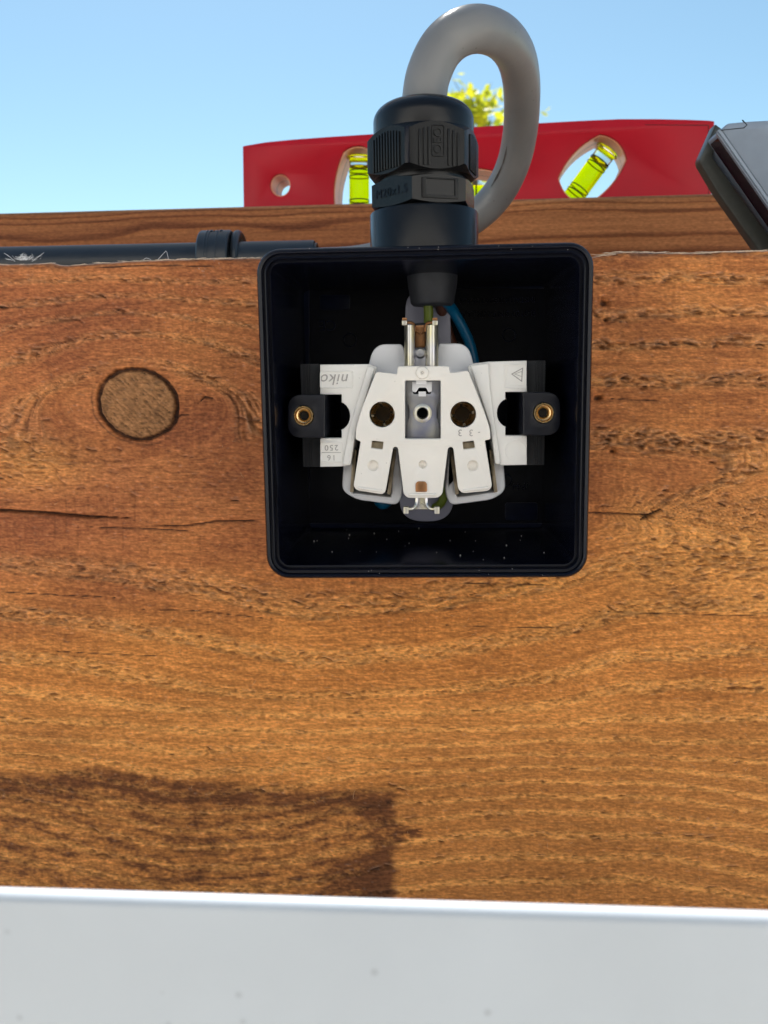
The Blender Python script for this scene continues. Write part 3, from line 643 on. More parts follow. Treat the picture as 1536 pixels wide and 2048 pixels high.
# tub behind
tub = MB()
tub.add(*plate(rnd(pp([(729, 760), (748, 688), (806, 688), (812, 720), (872, 720), (877, 690), (880, 687), (936, 686), (956, 760)], Yt), [.5, 3.0, 1, .3, .3, .3, 1, 3.0, .5], 6), [], Yt, Yt + 12, .5))
tub.add(*plate(rnd(pp([(690, 870), (683, 982), (712, 1000), (796, 1011), (806, 985), (800, 870)], Yt), [.5, 3.2, 3.5, 2.2, 2, .5], 6), [rnd(pp([(712, 880), (705, 985), (782, 994), (786, 880)], Yt), .4)], Yt, Yt + 12, .7))
tub.add(*plate(rnd(pp([(898, 870), (890, 985), (900, 1011), (985, 1000), (1012, 982), (1003, 870)], Yt), [.5, 2, 2.2, 3.5, 3.2, .5], 6), [rnd(pp([(906, 880), (914, 994), (992, 983), (980, 880)], Yt), .4)], Yt, Yt + 12, .7))
tub.add(*plate(pp([(752, 752), (940, 750), (975, 872), (716, 872)], Yt), [pp([(818, 770), (874, 770), (874, 865), (818, 865)], Yt)] + [circ(P2(x, 829, Yt), 3.3) for x in (765, 926)], Yt - 2, Yt + 12, .3))
back = tub.build('back_housing', M['whiteshade'], sm)
mb = MB()
for L in ([(700, 875), (700, 990), (790, 1000), (792, 875)], [(903, 875), (905, 1000), (998, 990), (990, 875)]): mb.add(*plate(pp(L, Yt + 8), [], Yt + 8, Yt + 9, 0))
mb.build('terminal_cavity', M['hole'], sm)
mb = MB()                                            # steel clamp springs beside the levers
for L in ([(706, 900), (713, 900), (707, 985), (700, 984)], [(786, 898), (793, 900), (781, 990), (774, 988)], [(899, 900), (906, 898), (918, 988), (911, 990)], [(978, 900), (985, 900), (995, 984), (988, 985)]):
    mb.add(*plate(pp(L, Yt - 1), [], Yt - 1, Yt + 6, .1))
mb.build('clamp_spring', M['bronze'], sm)
# wings
def notch(xe, xc, yt, yb, ym, rad, s):
    """lug cut-out ending in a half round"""
    pts = [(xe, yt), (xe + s * 43, yt)]
    pts += [(xe + s * 43, ym - rad)]
    for k in range(1, 12):
        a = math.pi * k / 12; pts.append((xe + s * (43 - 8 + 0) + s * 25 * math.sin(a) * 1.0, ym - rad * math.cos(a)))
    pts += [(xe + s * 43, ym + rad), (xe + s * 43, yb), (xe, yb)]
    return pts
nl = notch(640, 0, 789, 876, 832, 29, 1)
lw = [(640, 729), (737, 728), (746, 731), (753, 733), (751, 744), (720, 827), (712, 862), (707, 884), (697, 932)] + [(690, 933), (640, 934)] + nl[::-1]
lwl = rnd(pp(lw, Yw), [0, 0, .8, .8, .5, 2, 2, .5, .5, 0, 0] + [.4] + [0] * (len(nl) - 1), 4)
wing = mk('wing', *plate(lwl, [], Yw, Yw + 2.2, .3), M['white'], sm)
nr = notch(1054, 0, 784, 871, 826, 29, -1)
rw = [(1054, 721), (978, 723), (945, 727), (936, 732), (938, 744), (981, 862), (986, 884), (1000, 930), (1004, 931), (1054, 930)] + nr[::-1]
rwl = rnd(pp(rw, Yw), [0, 0, .8, .8, .5, 2, .5, .5, 0, 0] + [.4] + [0] * (len(nr) - 1), 4)
wing2 = mk('wing', *plate(rwl, [], Yw, Yw + 2.2, .3), M['white'], sm)
# slanted ridges of the wings
def ridge(pts, w, y0, par, name='ridge'):
    mb = MB(); mb.add(*plate(rnd(pp(pts, y0), .5), [], y0, Yw + .8, w)); return mb.build(name, M['white'], par)
ridge([(736, 731), (750, 735), (712, 862), (702, 931), (684, 931), (700, 850)], .45, Yw - .9, wing)
ridge([(940, 731), (978, 725), (980, 770), (991, 850), (1002, 929), (990, 929), (984, 880), (980, 850)], .45, Yw - .9, wing2)
# raised label frames on the wings
def frame_(L, par, w=.28, h=.22, r=.5, mt=None):
    o_ = rnd(pp(L, Yw), r, 4); mk('label_frame', *plate(o_, [inset(o_, w)], Yw - h, Yw + .1, .08), mt or M['white'], par)
frame_([(636 + 4, 742), (706, 742), (706, 777), (640, 777)], wing); frame_([(641, 884), (685, 884), (685, 925), (641, 925)], wing)
frame_([(1007, 728), (1052, 728), (1052, 777), (1007, 777)], wing2); frame_([(1013, 732), (1048, 732), (1048, 771), (1013, 771)], wing2, .16, .12)
relief('niko', 3.6, 670, 758, Yw, 'raised_lettering', M['ink'], wing, .14, shear=.25, spread=1.08)
relief('250', 1.9, 663, 895, Yw, 'raised_lettering', M['ink'], wing, .1, spread=1.25)
relief('16', 1.9, 663, 915, Yw, 'raised_lettering', M['ink'], wing, .1, spread=1.25)
mk('divider_line', *plate(pp([(643, 904.6), (682, 904.6), (682, 905.6), (643, 905.6)], Yw), [], Yw - .1, Yw + .1, .02), M['ink'], wing)
tri = pp([(1022, 748), (1046, 735), (1044, 764)], Yw); mk('triangle_mark', *plate(tri, [inset(tri, .2)], Yw - .14, Yw + .1, .03), M['ink'], wing2)
tri = pp([(1028, 748), (1044, 742), (1044, 754)], Yw); mk('triangle_mark', *plate(tri, [inset(tri, .12)], Yw - .12, Yw + .1, .02), M['ink'], wing2)
c = P2(1031, 902, Yw); mk('round_boss', *plate(circ(c, 2.55), [circ(c, 2.35)], Yw - .12, Yw + .1, .04), M['white'], wing2)
# face plate
face_px = [(796, 732), (898, 732), (901, 745.5), (935, 741), (938, 744), (972, 832), (981, 862), (981, 879), (970, 881), (984.5, 972), (978, 982), (925, 987), (916, 978), (907, 897), (901.5, 893), (896, 897), (885, 988), (876, 996), (815, 996), (807, 988), (796, 897), (791.5, 893), (786, 896), (771, 984), (764, 989), (714, 981), (706.5, 973), (721, 883), (711, 879), (711, 862), (720, 826), (751, 746), (755, 743), (793.5, 748)]
rr_ = [.5, .5, .3, .6, .4, 3, 1.2, .3, .3, 1.4, 1.4, 1.4, 1.2, .8, .6, .8, 1.2, 1.4, 1.4, 1.2, .8, .6, .8, 1.2, 1.4, 1.4, 1.4, .3, .3, 1.2, 3, .4, .6, .3]
fl_ = rnd(pp(face_px, Yf), rr_, 4)
holes = [circ(P2(764, 829, Yf), mm(25.2, Yf), 40), circ(P2(926.5, 829, Yf), mm(25.4, Yf), 40),
         rnd(pp([(810, 761), (881.5, 761), (881.5, 877.5), (810, 877.5)], Yf), .3),
         rnd(pp([(744, 881.5), (767, 884), (765, 899), (742, 896)], Yf), .25), rnd(pp([(925, 884), (948, 881.5), (950.5, 896), (927, 899)], Yf), .25),
         circ(P2(746, 931.5, Yf), mm(10.6, Yf), 28), circ(P2(845.5, 929, Yf), mm(8, Yf), 28), circ(P2(945.5, 931.5, Yf), mm(10.6, Yf), 28)]
face = mk('face_plate', *plate(fl_, holes, Yf, Yf + 1.7, .28), M['white2'], sm)
mb = MB()
for (x, y, r_) in ((746, 931.5, 10.6), (845.5, 929, 8), (945.5, 931.5, 10.6)):
    c = P(x, y, Yf); R = mm(r_, Yf); mb.add(*lathe([(R + .1, .3), (R, .5), (R * .93, .9), (R * .7, 1.3), (R * .3, 1.45), (.01, 1.5)], (c.x, Yf, c.z), (0, 1, 0), 28))
mb.build('dimple', M['white2'], face)
# lever bodies under the face (sides of the two release levers and tongue)
mb = MB()
for L in ([(722, 884), (770, 884), (785, 900), (770, 983), (762, 988), (716, 981), (708, 974)], [(922, 900), (922, 884), (968, 884), (983, 974), (976, 981), (928, 986), (918, 980), (908, 900)]):
    mb.add(*plate(inset(rnd(pp(L, Yf), 1), .08), [], Yf + 1.6, Yf + 8.5, .05))
mb.add(*plate(inset(rnd(pp([(798, 897), (894, 897), (883, 988), (875, 995), (816, 995), (808, 988)], Yf), 1), .08), [], Yf + 2.1, Yf + 6, .05))
mb.build('lever', M['bronze'], sm)
mb = MB()                                            # rolled lower lips of the levers
for a, b_ in (((716, 975), (764, 982)), ((926, 981), (977, 975)), ((818, 989), (872, 989))):
    mb.add(*tube([P(a[0], a[1], Yf + .15), P((a[0] + b_[0]) / 2, (a[1] + b_[1]) / 2 + .2, Yf + .1), P(b_[0], b_[1], Yf + .15)], .42, 12))
mb.build('lip', M['white2'], face)
# boss
c = P(844.5, 745.5, Yf); mk('screw_boss', *lathe([(1.55, .3), (1.5, -.1), (1.3, -.45), (.9, -.62), (.5, -.66), (.42, -.5), (.01, -.42)], (c.x, Yf, c.z), (0, 1, 0), 32), M['white2'], face)
mk('boss_mark', *lathe([(.30, -.55), (.22, -.60), (.16, -.55)], (c.x, Yf, c.z), (0, 1, 0), 16), M['ink'], face)
relief('3', 2.2, 920, 865, Yf, 'raised_lettering', M['ink'], face, .08); relief('3', 2.2, 942, 865, Yf, 'raised_lettering', M['ink'], face, .08)
relief('.', 2.2, 931, 859, Yf, 'raised_lettering', M['ink'], face, .08); relief('-', 2.0, 958, 866, Yf, 'raised_lettering', M['ink'], face, .08)
# pin sleeves: bronze contacts down the round holes
for x in (764, 926.5):
    c = P(x, 829, Yf); R = mm(25, Yf)
    slv = mk('pin_sleeve', *lathe([(R, .9), (R, 6), (R * .8, 6.2), (R * .8, 11), (.01, 11)], (c.x, Yf, c.z), (0, 1, 0), 36), M['bronze'], sm)
    mb = MB()
    for k in range(4):
        a0 = math.pi / 4 + k * math.pi / 2 + .15
        V = []; Fc = []
        for j in range(9):
            a = a0 - .66 + 1.32 * j / 8
            for (rr2, yy) in ((R * .93, 2.0), (R * .72, 3.4), (R * .60, 6.0), (R * .70, 9)):
                V.append((c.x + rr2 * math.cos(a), Yf + yy, c.z + rr2 * math.sin(a)))
        for j in range(8):
            for q in range(3): Fc.append((j * 4 + q, j * 4 + q + 1, j * 4 + q + 5, j * 4 + q + 4))
        mb.add(V, Fc)
    mb.build('contact_spring', M['brass'], slv)
    mk('sleeve_floor', *lathe([(.01, 8.9), (R * .78, 8.9), (R * .78, 9.1), (.01, 9.1)], (c.x, Yf, c.z), (0, 1, 0), 24), M['floor'], slv)
# earth strip in the centre window
Ye = Yf + 3.2
strip = [(812, 757), (881, 757), (881, 800), (874, 812), (873, 836), (881, 852), (881, 882), (812, 882), (812, 852), (819, 836), (818, 812), (812, 800)]
c0 = P2(845, 826.5, Ye)
es = mk('earth_strip', *plate(rnd(pp(strip, Ye), .8, 4), [circ(c0, mm(10.3, Ye)), rnd(pp([(826, 781), (833, 779), (837, 776), (852, 776), (857, 779), (862, 781), (862, 788), (826, 788)], Ye), .3)], Ye, Ye + .9, .12), M['steel'], sm)
mk('collar', *lathe([(mm(19, Ye), .02), (mm(15, Ye), -.22), (mm(12, Ye), -.3), (mm(10.4, Ye), 0), (mm(10.2, Ye), 2)], (c0[0], Ye, c0[1]), (0, 1, 0), 36), M['steelb'], es)
mb = MB(); mb.add(*plate(pp([(806, 752), (886, 752), (886, 886), (806, 886)], Ye + 4), [], Ye + 4, Ye + 5, 0)); mb.build('dark_well', M['hole'], sm)
mb = MB(); mb.add(*plate(rnd(pp([(832, 757), (853, 757), (853, 769), (832, 769)], Yf + 1.5), .15), [], Yf + 1.5, Yf + 3, .1)); mb.add(*plate(rnd(pp([(824, 763), (864, 763), (864, 783), (857, 785), (852, 775), (838, 775), (832, 785), (824, 783)], Ye - .6), .3), [], Ye - .6, Ye + .1, .15))
mb.add(*plate(rnd(pp([(837, 783), (852, 783), (852, 793), (837, 793)], Ye), .15), [], Ye - .5, Ye + .1, .1)); mb.build('retaining_tongue', M['whiteshade'], sm)
# upper earth contact
Yu = 14.0
up_ = MB()
def band_(pts_c, half, y0, y1, r_=.3): up_.add(*plate(rnd(pp(pts_c, y0), r_), [], y0, y1, .18))
def channel(xa, xb, ya, yb, Yb, dep, n=12):
    """strip rolled into a shallow half-round, runs up and down"""
    V = []; Fc = []
    for j, yy in enumerate((ya, yb)):
        for k in range(n + 1):
            t = k / n; x = xa + (xb - xa) * t; p = P(x, yy, Yb - dep * math.sin(math.pi * t)); V.append(p)
    for k in range(n): Fc.append((k, k + 1, n + 2 + k, n + 1 + k))
    m = len(V); V += [v + Vector((0, .7, 0)) for v in V]; Fc += [tuple(i + m for i in f) for f in Fc]
    Fc += [(0, n + 1, n + 1 + m, m), (n, 2 * n + 1, 2 * n + 1 + m, n + m), tuple(range(n + 1)) + tuple(range(m + n, m - 1, -1)), tuple(range(n + 1, 2 * n + 2)) + tuple(range(m + 2 * n + 1, m + n, -1))]
    return V, Fc
up_.add(*channel(808.5, 830, 650, 733, Yu, 1.3)); up_.add(*channel(852, 876.5, 650, 733, Yu, 1.3))
ec = up_.build('earth_contact', M['steelb'], sm, 50)
mb = MB(); mb.add(*plate(rnd(pp([(828, 700), (852, 700), (853, 734), (827, 734)], Yu + .4), .2), [], Yu + .4, Yu + 1, .1)); mb.add(*lathe([(1.35, 0), (1.3, -.5), (.9, -.9), (.01, -1.0)], P(840.5, 706, Yu + .6), (0, 1, 0), 24)); mb.build('web_plate', M['steel'], ec)
mb = MB(); mb.add(*plate(rnd(pp([(828, 655), (832, 650), (849, 650), (852, 655), (851, 694), (840, 697), (829, 694)], Yu + 2.2), .4), [], Yu + 2.2, Yu + 2.9, .15))
mb.add(*tube([P(829, 655, Yu + 2), P(834, 662, Yu + 1.8), P(840.5, 668, Yu + 1.7), P(847, 662, Yu + 1.8), P(851, 655, Yu + 2)], .18, 8)); mb.build('spring_tongue', M['copper'], ec)
mb = MB()
for x0, x1, s_ in ((804, 814, 1), (865, 875.5, -1)):
    mb.add(*plate(rnd(pp([(x0, 641), (x1, 641), (x1, 650), (x0, 650)], Yu - 1.4), .15), [], Yu - 1.4, Yu + .6, .12))
mb.build('hook', M['steelb'], ec)
mb = MB()
for x0, x1 in ((804.5, 814), (865, 875)): mb.add(*plate(pp([(x0, 635.5), (x1, 635.5), (x1, 641), (x0, 641)], Yu - 1.2), [], Yu - 1.2, Yu + .5, .08))
for pts in ([(814, 645, -.6), (820, 645, -.4), (826, 647, 0), (829, 653, .5), (829.5, 662, 1.0)], [(865, 645, -.6), (859, 645, -.4), (854, 647, 0), (851.5, 653, .5), (851, 662, 1.0)]):
    mb.add(*tube(smooth_path([P(x, y, Yu + d) for x, y, d in pts], 4), .36, 8))
mb.build('cut_edge', M['copper'], ec)
mk('rubber_stub', *lathe([(mm(22, 22), 4), (mm(22, 22), .5), (mm(19, 22), 0), (.01, 0)], P(843, 650, 22), (0, -.15, -1), 32), M['rubber'], sm)
# lower earth contact
Yl = 9.5
mb = MB(); mb.add(*plate(rnd(pp([(832, 985), (853, 985), (855, 1008), (858, 1019), (827, 1019), (831, 1008)], Yl + 1.2), .4), [], Yl + 1.2, Yl + 1.9, .15))
for s_ in (-1, 1):
    X = lambda a: 843 + s_ * a
    mb.add(*tube(smooth_path([P(X(10), 985, Yl + .8), P(X(10), 1004, Yl + .6), P(X(13), 1013, Yl + .1), P(X(19), 1018, Yl - .4), P(X(30), 1018, Yl - .6)], 5), .38, 8))
    xa, xb = sorted((X(26), X(36))); mb.add(*plate(rnd(pp([(xa, 1014), (xb, 1014), (xb, 1028), (xa, 1028)], Yl - 1), .15), [], Yl - 1, Yl + .8, .12))
mb.add(*tube([P(834, 1013, Yl + 1), P(843, 1005, Yl + .9), P(853, 1013, Yl + 1)], .16, 8))
lc = mb.build('earth_contact', M['steelb'], sm, 40)
mk('copper_tongue', *plate(rnd(pp([(831, 968), (835, 963), (850, 963), (854, 968), (854, 984), (831, 984)], Yl - .9), .3), [], Yl - .9, Yl + 1.5, .15), M['copper'], lc)
# ------------------------------------------------------------------ cable gland
GY = 26.0; gx = P(848, 430, GY).x
def gz(y): return P(848, y, GY).z
gl = empty('cable_gland', (gx, GY, zt_ - 1), 'black nylon cable gland with hexagonal nut on top of the box', 'cable gland')
br = mm(104, GY); zt0 = zt_ - 1.3; zb1 = gz(428)
ax = (0, 0, 1); c0 = Vector((gx, GY, 0))
mk('barrel', *lathe([(br + .2, zt0), (br, zt0 + 1), (br, zb1 - .5), (br - .15, zb1 - .15), (br - .5, zb1), (5.6, zb1)], c0, ax, 80), M['gland'], gl)
def hexring(R, z0, z1, n=6, rot=0, ch=.5, inner=5.6, round_r=None, seg=10):
    """polygonal nut whose top and bottom corners are turned off"""
    V = []; Fc = []; N = n * seg
    def rad(a):
        k = (a - rot) % (2 * math.pi / n) - math.pi / n
        return R * math.cos(math.pi / n) / math.cos(k)
    ap = R * math.cos(math.pi / n)
    rows = [(inner, z0, 0), (ap - ch * .6, z0, 1), (ap, z0 + .02, 1), (R + .3, z0 + ch, 2), (R + .3, z1 - ch * 1.6, 2), (ap, z1 - .02, 1), (ap - ch, z1, 1), (inner, z1, 0)]
    for rr2, z, kk in rows:
        for j in range(N):
            a = 2 * math.pi * j / N; r2 = rr2 if kk == 0 else min(rr2, rad(a))
            if kk == 2: r2 = rad(a); 
            zz = z
            if kk == 2:
                d = (rad(a) - ap) / (R - ap)
                zz = z0 + ch * d * 1.6 if z < (z0 + z1) / 2 else z1 - ch * d * 2.2
            V.append((gx + r2 * math.sin(a), GY - r2 * math.cos(a), zz))
    m = len(rows)
    for i in range(m - 1):
        a, b = i * N, (i + 1) * N; Fc += [(a + j, a + (j + 1) % N, b + (j + 1) % N, b + j) for j in range(N)]
    return V, Fc
# locking ring with size mark
z0r, z1r = gz(424), gz(368)
rotL = math.radians(-12)
R2 = mm(103, GY); lk = mk('locking_ring', *hexring(R2, z0r, z1r - .3, 6, rotL, .35), M['gland'], gl, 25)
mk('ring_neck', *lathe([(5.6, z0r - 1), (br - 2.5, z0r - 1), (br - 2.5, gz(350)), (5.6, gz(350))], c0, ax, 60), M['gland'], gl)
def facet_map(R, n, rot, i, zc, off=0.0, vertical=False):
    a = rot + (i + .5) * 2 * math.pi / n; ap = R * math.cos(math.pi / n)
    nrm = Vector((math.sin(a), -math.cos(a), 0)); tan = Vector((math.cos(a), math.sin(a), 0)); c = Vector((gx, GY, zc)) + nrm * (ap + off)
    if vertical: return lambda x, y, h: c + tan * (-y) + Vector((0, 0, x)) + nrm * h
    return lambda x, y, h: c + tan * x + Vector((0, 0, y)) + nrm * h
text_mesh('M20x1.5', 2.8, facet_map(R2, 6, rotL, -1, (z0r + z1r) / 2 - .2), 'size_mark', M['box'], lk, .36, 1.08)
fm = facet_map(R2, 6, rotL, 0, (z0r + z1r) / 2 - .2)
mb = MB(); L = [(-4.2, -2.2), (4.6, -2.2), (4.6, 2.3), (-4.2, 2.3)]
V, Fc = plate(L, [[(-3.2, -1.5), (3.8, -1.5), (3.8, 2.0), (-3.2, 2.0)]], -.35, .1, .08); mb.add([fm(v[0], v[2], -v[1]) for v in map(Vector, V)], Fc); mb.build('raised_frame', M['glandrough'], lk)
# compression nut
RN = mm(109.5, GY); z0n, z1n = gz(362), gz(272); rotN = math.radians(-16)
nut = mk('compression_nut', *hexring(RN, z0n, z1n, 6, rotN, .9, seg=14), M['glandrough'], gl, 25)
for fi, xs_ in ((-1, [-4.6 + .98 * k for k in range(10)]), (0, [-4.0, -2.9, -1.8, 2.9, 4.0, 5.1]), (1, [-3 + k for k in range(7)]), (-2, [-4 + k for k in range(9)])):
    fm = facet_map(RN, 6, rotN, fi, (z0n + z1n) / 2 + .2); mb = MB()
    for x in xs_:
        if fi == -1: xx = x + .2
        else: xx = x
        hgt = 4.6 if fi != 0 else 4.5
        V, Fc = box(xx - .26, xx + .26, -.32, .1, -hgt + (0 if fi else -.2), hgt - .8 - (.045 * xx * xx), .12); mb.add([fm(v[0], v[2], -v[1]) for v in map(Vector, V)], Fc)
    mb.build('grip_rib', M['glandrough'], nut)
fm = facet_map(RN, 6, rotN, 0, (z0n + z1n) / 2 + .9); fmv = facet_map(RN, 6, rotN, 0, (z0n + z1n) / 2 + .9, 0, True)
mb = MB(); o_ = rnd([(-1.1, -3.5), (1.9, -3.5), (1.9, 3.4), (-1.1, 3.4)], .5); V, Fc = plate(o_, [inset(o_, .22)], -.26, .1, .06); mb.add([fm(v[0], v[2], -v[1]) for v in map(Vector, V)], Fc); mb.build('raised_frame', M['glandrough'], nut)
f2 = lambda x, y, h: fmv(x, y - .4, h); text_mesh('OEO', 2.7, f2, 'raised_lettering', M['glandrough'], nut, .5, 1.0)
# corner key between two facets
a = rotN; c = Vector((gx + (RN - .9) * math.sin(a), GY - (RN - .9) * math.cos(a), 0)); 
mk('corner_groove', *(lambda v, f: ([Vector((gx, GY, 0)) + Matrix.Rotation(a, 3, 'Z') @ Vector(p) for p in v], f))(*box(-.55, .55, -(RN - .05), -(RN - 1.4), z0n + 1.0, z1n - 1.4, .1)), M['box'], nut)
# domed cap
zc0, zs, zc1 = z1n - .08, gz(247), gz(208); rc = mm(95, GY)
prof = [(5.6, zc0), (rc, zc0), (rc, zs)] + [(5.8 + (rc - 5.8) * math.cos(math.radians(t)) ** .9, zs + (zc1 - zs) * math.sin(math.radians(t))) for t in range(10, 86, 8)] + [(5.9, zc1 + .05), (5.5, zc1 - .5)]
mk('domed_cap', *lathe(prof, c0, ax, 80), M['gland'], gl, 50)
# rubber sleeve below, inside the box
sv = P(865, 520, 24); zt_in = czb + hh - 3.4
mk('seal_sleeve', *lathe([(mm(49, 24), zt_in + .6), (mm(48, 24), zt_in - 2.0), (mm(42, 24), P(865, 607, 24).z), (mm(38, 24), P(865, 611, 24).z), (.01, P(865, 611, 24).z)], Vector((P(865, 600, 24).x, 24, 0)), ax, 48), M['rubber'], gl, 50)
# ------------------------------------------------------------------ grey cable
CX = [(848, 300, 26), (848, 235, 26), (849, 195, 26), (857, 150, 26.5), (880, 100, 27.5), (915, 68, 29), (958, 58, 33), (1000, 72, 42), (1028, 105, 55), (1041, 150, 68), (1044, 205, 80), (1040, 265, 91), (1027, 325, 100), (1001, 380, 107), (962, 424, 111), (912, 456, 114), (850, 484, 116), (790, 505, 117), (745, 517, 117.5), (700, 524, 118), (640, 527, 118), (560, 531, 118)]
gc = empty('power_cable', P(640, 560, 118), 'thick grey round cable looping from the gland down behind the box', 'cable')
path = smooth_path([P(x, y, d) for x, y, d in CX], 8)
mk('sheath', *tube(path, 5.35, 36), M['cable'], gc, 60)
mk('scuffed_seam', *tube(smooth_path([P(*p) for p in [(1006, 150, 63.7), (1020, 205, 75.5), (1018, 265, 86.6), (1006, 325, 95.7), (983, 372, 102.4)]], 8), [.05 + .22 * abs(math.sin(k * .5)) for k in range(33)], 6, False), M['cablescuff'], gc, 60)
def wire(pts, r_, m_, lab):
    tag(mk('wire', *tube(smooth_path([P(*p) for p in pts], 6), r_, 16), M[m_], gc, 60), lab)
wire([(888, 600, 26), (905, 620, 30), (925, 655, 32), (940, 690, 33), (948, 730, 33), (945, 780, 32)], 1.35, 'blue', 'blue insulated wire')
wire([(880, 600, 27), (888, 640, 33), (903, 690, 35), (915, 740, 35)], 1.5, 'brown', 'brown insulated wire')
wire([(855, 600, 25), (857, 625, 26), (856, 650, 27), (850, 690, 28)], 1.2, 'green', 'green and yellow insulated wire')
wire([(740, 960, 34), (755, 1000, 35), (768, 1010, 36), (785, 995, 37)], 1.2, 'blue', 'blue wire bend below the socket')
wire([(880, 960, 26), (888, 985, 27), (883, 1005, 28), (870, 1015, 30)], 1.1, 'green', 'green wire bend below the socket')
# ------------------------------------------------------------------ conduit and clip
cz_ = P(500, 525, 118); cr = 7.4
p_end = P(631, 524, 118); p_left = Vector((-420, 118, p_end.z + .2))
cn = mk('conduit', *tube([p_left, (p_left + p_end) / 2, p_end - Vector((.6, 0, 0)), p_end], [cr, cr, cr, cr - .3], 48, False), M['conduit'], None, 50)
mk('inner_wall', *tube([p_left, p_end - Vector((.05, 0, 0))], cr - .9, 40, False), M['conduit'], cn)
mk('end_lip', *lathe([(cr - .9, -.05), (cr - .9, .9), (cr - 1.6, .9), (cr - 1.6, -.05)], p_end, (1, 0, 0), 40, True), M['conduit'], cn)
tag(cn, 'straight black plastic conduit lying on top of the beam, left of the box', 'conduit')
k0, k1 = P(397, 500, 112).x, P(459, 500, 112).x
cl = []; ri, ro = cr + .15, cr + 4.0
cc = Vector((0, 118, p_end.z))
def clip_prof(r_, base, n=24):
    pts = [(cc.y - r_ * 1.0 + 0, base)]
    for k in range(n + 1):
        a = math.pi - math.pi * k / n; pts.append((cc.y + r_ * math.cos(a), cc.z + (r_) * math.sin(a)))
    pts.append((cc.y + r_, base)); return pts
base = BTOP - .2
o_, i_ = clip_prof(ro, base), clip_prof(ri, base); n = len(o_); V = []; Fc = []
for x, sc in ((k0, 1), (k0 + .5, 0), (k1 - .5, 0), (k1, 1)):
    V += [(x, y + (cc.y - y) * .04 * sc, z - .35 * sc) for y, z in o_]
for x in (k0, k1): V += [(x, y, z) for y, z in i_]
for q in range(3): Fc += [(q * n + k, q * n + k + 1, (q + 1) * n + k + 1, (q + 1) * n + k) for k in range(n - 1)]
Fc += [(4 * n + k, 4 * n + k + 1, 5 * n + k + 1, 5 * n + k) for k in range(n - 1)]
Fc += [(k, k + 1, 4 * n + k + 1, 4 * n + k) for k in range(n - 1)] + [(3 * n + k, 3 * n + k + 1, 5 * n + k + 1, 5 * n + k) for k in range(n - 1)]
Fc += [(0, n, 2 * n, 3 * n, 5 * n, 4 * n), (n - 1, 2 * n - 1, 3 * n - 1, 4 * n - 1, 6 * n - 1, 5 * n - 1)]
clp = mk('conduit_clip', V, Fc, M['conduit'], None, 40); tag(clp, 'black plastic saddle clip strapped over the conduit on the beam', 'pipe clip')
mb = MB(); mb.add(*tube([Vector((k1 + 1.6, cc.y + 3 + (ro - 1) * math.cos(t), cc.z + (ro - 1) * math.sin(t))) for t in np.linspace(math.pi, 0, 16)], 1.5, 10)); mb.build('clip_flange', M['conduit'], clp)
mb = MB()
for x in (k0 + 3.0, k0 + 4.0, k1 - 4): 
    mb.add(*tube([Vector((x, cc.y + (ro) * math.cos(t), cc.z + (ro) * math.sin(t) )) for t in np.linspace(math.pi, math.pi * .62, 10)], .22, 6))
mb.build('clip_rib', M['conduit'], clp)
tf = lambda x, y, h: Vector(((k0 + k1) / 2 + x, cc.y + (ro + h) * math.cos(math.radians(112) - y / ro), cc.z + (ro + h) * math.sin(math.radians(112) - y / ro)))
text_mesh('16-19', 2.6, tf, 'raised_lettering', M['box'], clp, .5)
# ------------------------------------------------------------------ red spirit level
LYl, LYr = 212.0, 196.0
PA, PB = P(485, 380, LYl), P(1430, 380, LYr)
ldx = Vector((PB.x - PA.x, PB.y - PA.y, 0)).normalized(); lnrm = Vector((-ldx.y, ldx.x, 0))
LZ = rear_z((PA.x + PB.x) / 2); LT = 22.0
def PL(px, py):                                     # pixel -> (along, height) on the level's front face
    r_ = cam_dirs(Vector(((px - 768) / F, (py - 1024) / F, 1))); o_ = Vector((0, -D0, 0))
    t = (Vector((PA.x, PA.y, 0)) - o_).dot(lnrm) / r_.dot(lnrm); p = o_ + r_ * t
    return ((p - Vector((PA.x, PA.y, 0))).dot(ldx), p.z)
def LM(v): return Vector((PA.x, PA.y, 0)) + ldx * v.x + lnrm * v.y + Vector((0, 0, v.z))
cmid = LM(Vector((110, 11, LZ)))
sl = empty('spirit_level', cmid, 'red torpedo spirit level with lime green vials standing on the planed timber', 'spirit level')
ltop = [PL(*p) for p in [(485, 292), (492, 290.5), (530, 284), (585, 278.5), (660, 273), (745, 267.5), (850, 260), (950, 253), (1080, 245.5), (1160, 241), (1240, 237.5), (1320, 237.5), (1380, 239), (1418, 240.5), (1429, 242)]]
xR = ltop[-1][0]; outer = ltop + [(xR, LZ + .1), (0, LZ + .1)]
def bulge(c4, b, n=8):
    """four-cornered window with bowed sides"""
    out = []; cc_ = Vector((sum(p[0] for p in c4) / 4, sum(p[1] for p in c4) / 4))
    for i in range(4):
        a, q = Vector(c4[i]), Vector(c4[(i + 1) % 4]); m = (a + q) / 2; d = (m - cc_).normalized() * b
        for k in range(n): t = k / n; out.append(tuple(a + (q - a) * t + d * 4 * t * (1 - t)))
    return out
w1 = bulge([PL(686, 303), PL(670, 424), PL(754, 422), PL(742, 300)], 2.2)
w3 = bulge([PL(1200, 268), PL(1116, 356), PL(1172, 410), PL(1254, 318)], 2.6)
w2 = bulge([PL(868, 345), PL(870, 418), PL(985, 414), PL(985, 340)], 1.6)
hcirc = [PL(560 + 20.5 * math.cos(t), 370 + 22.5 * math.sin(t)) for t in np.linspace(0, 2 * math.pi, 33)[:-1]]
hs = [w1, w2, w3, hcirc]
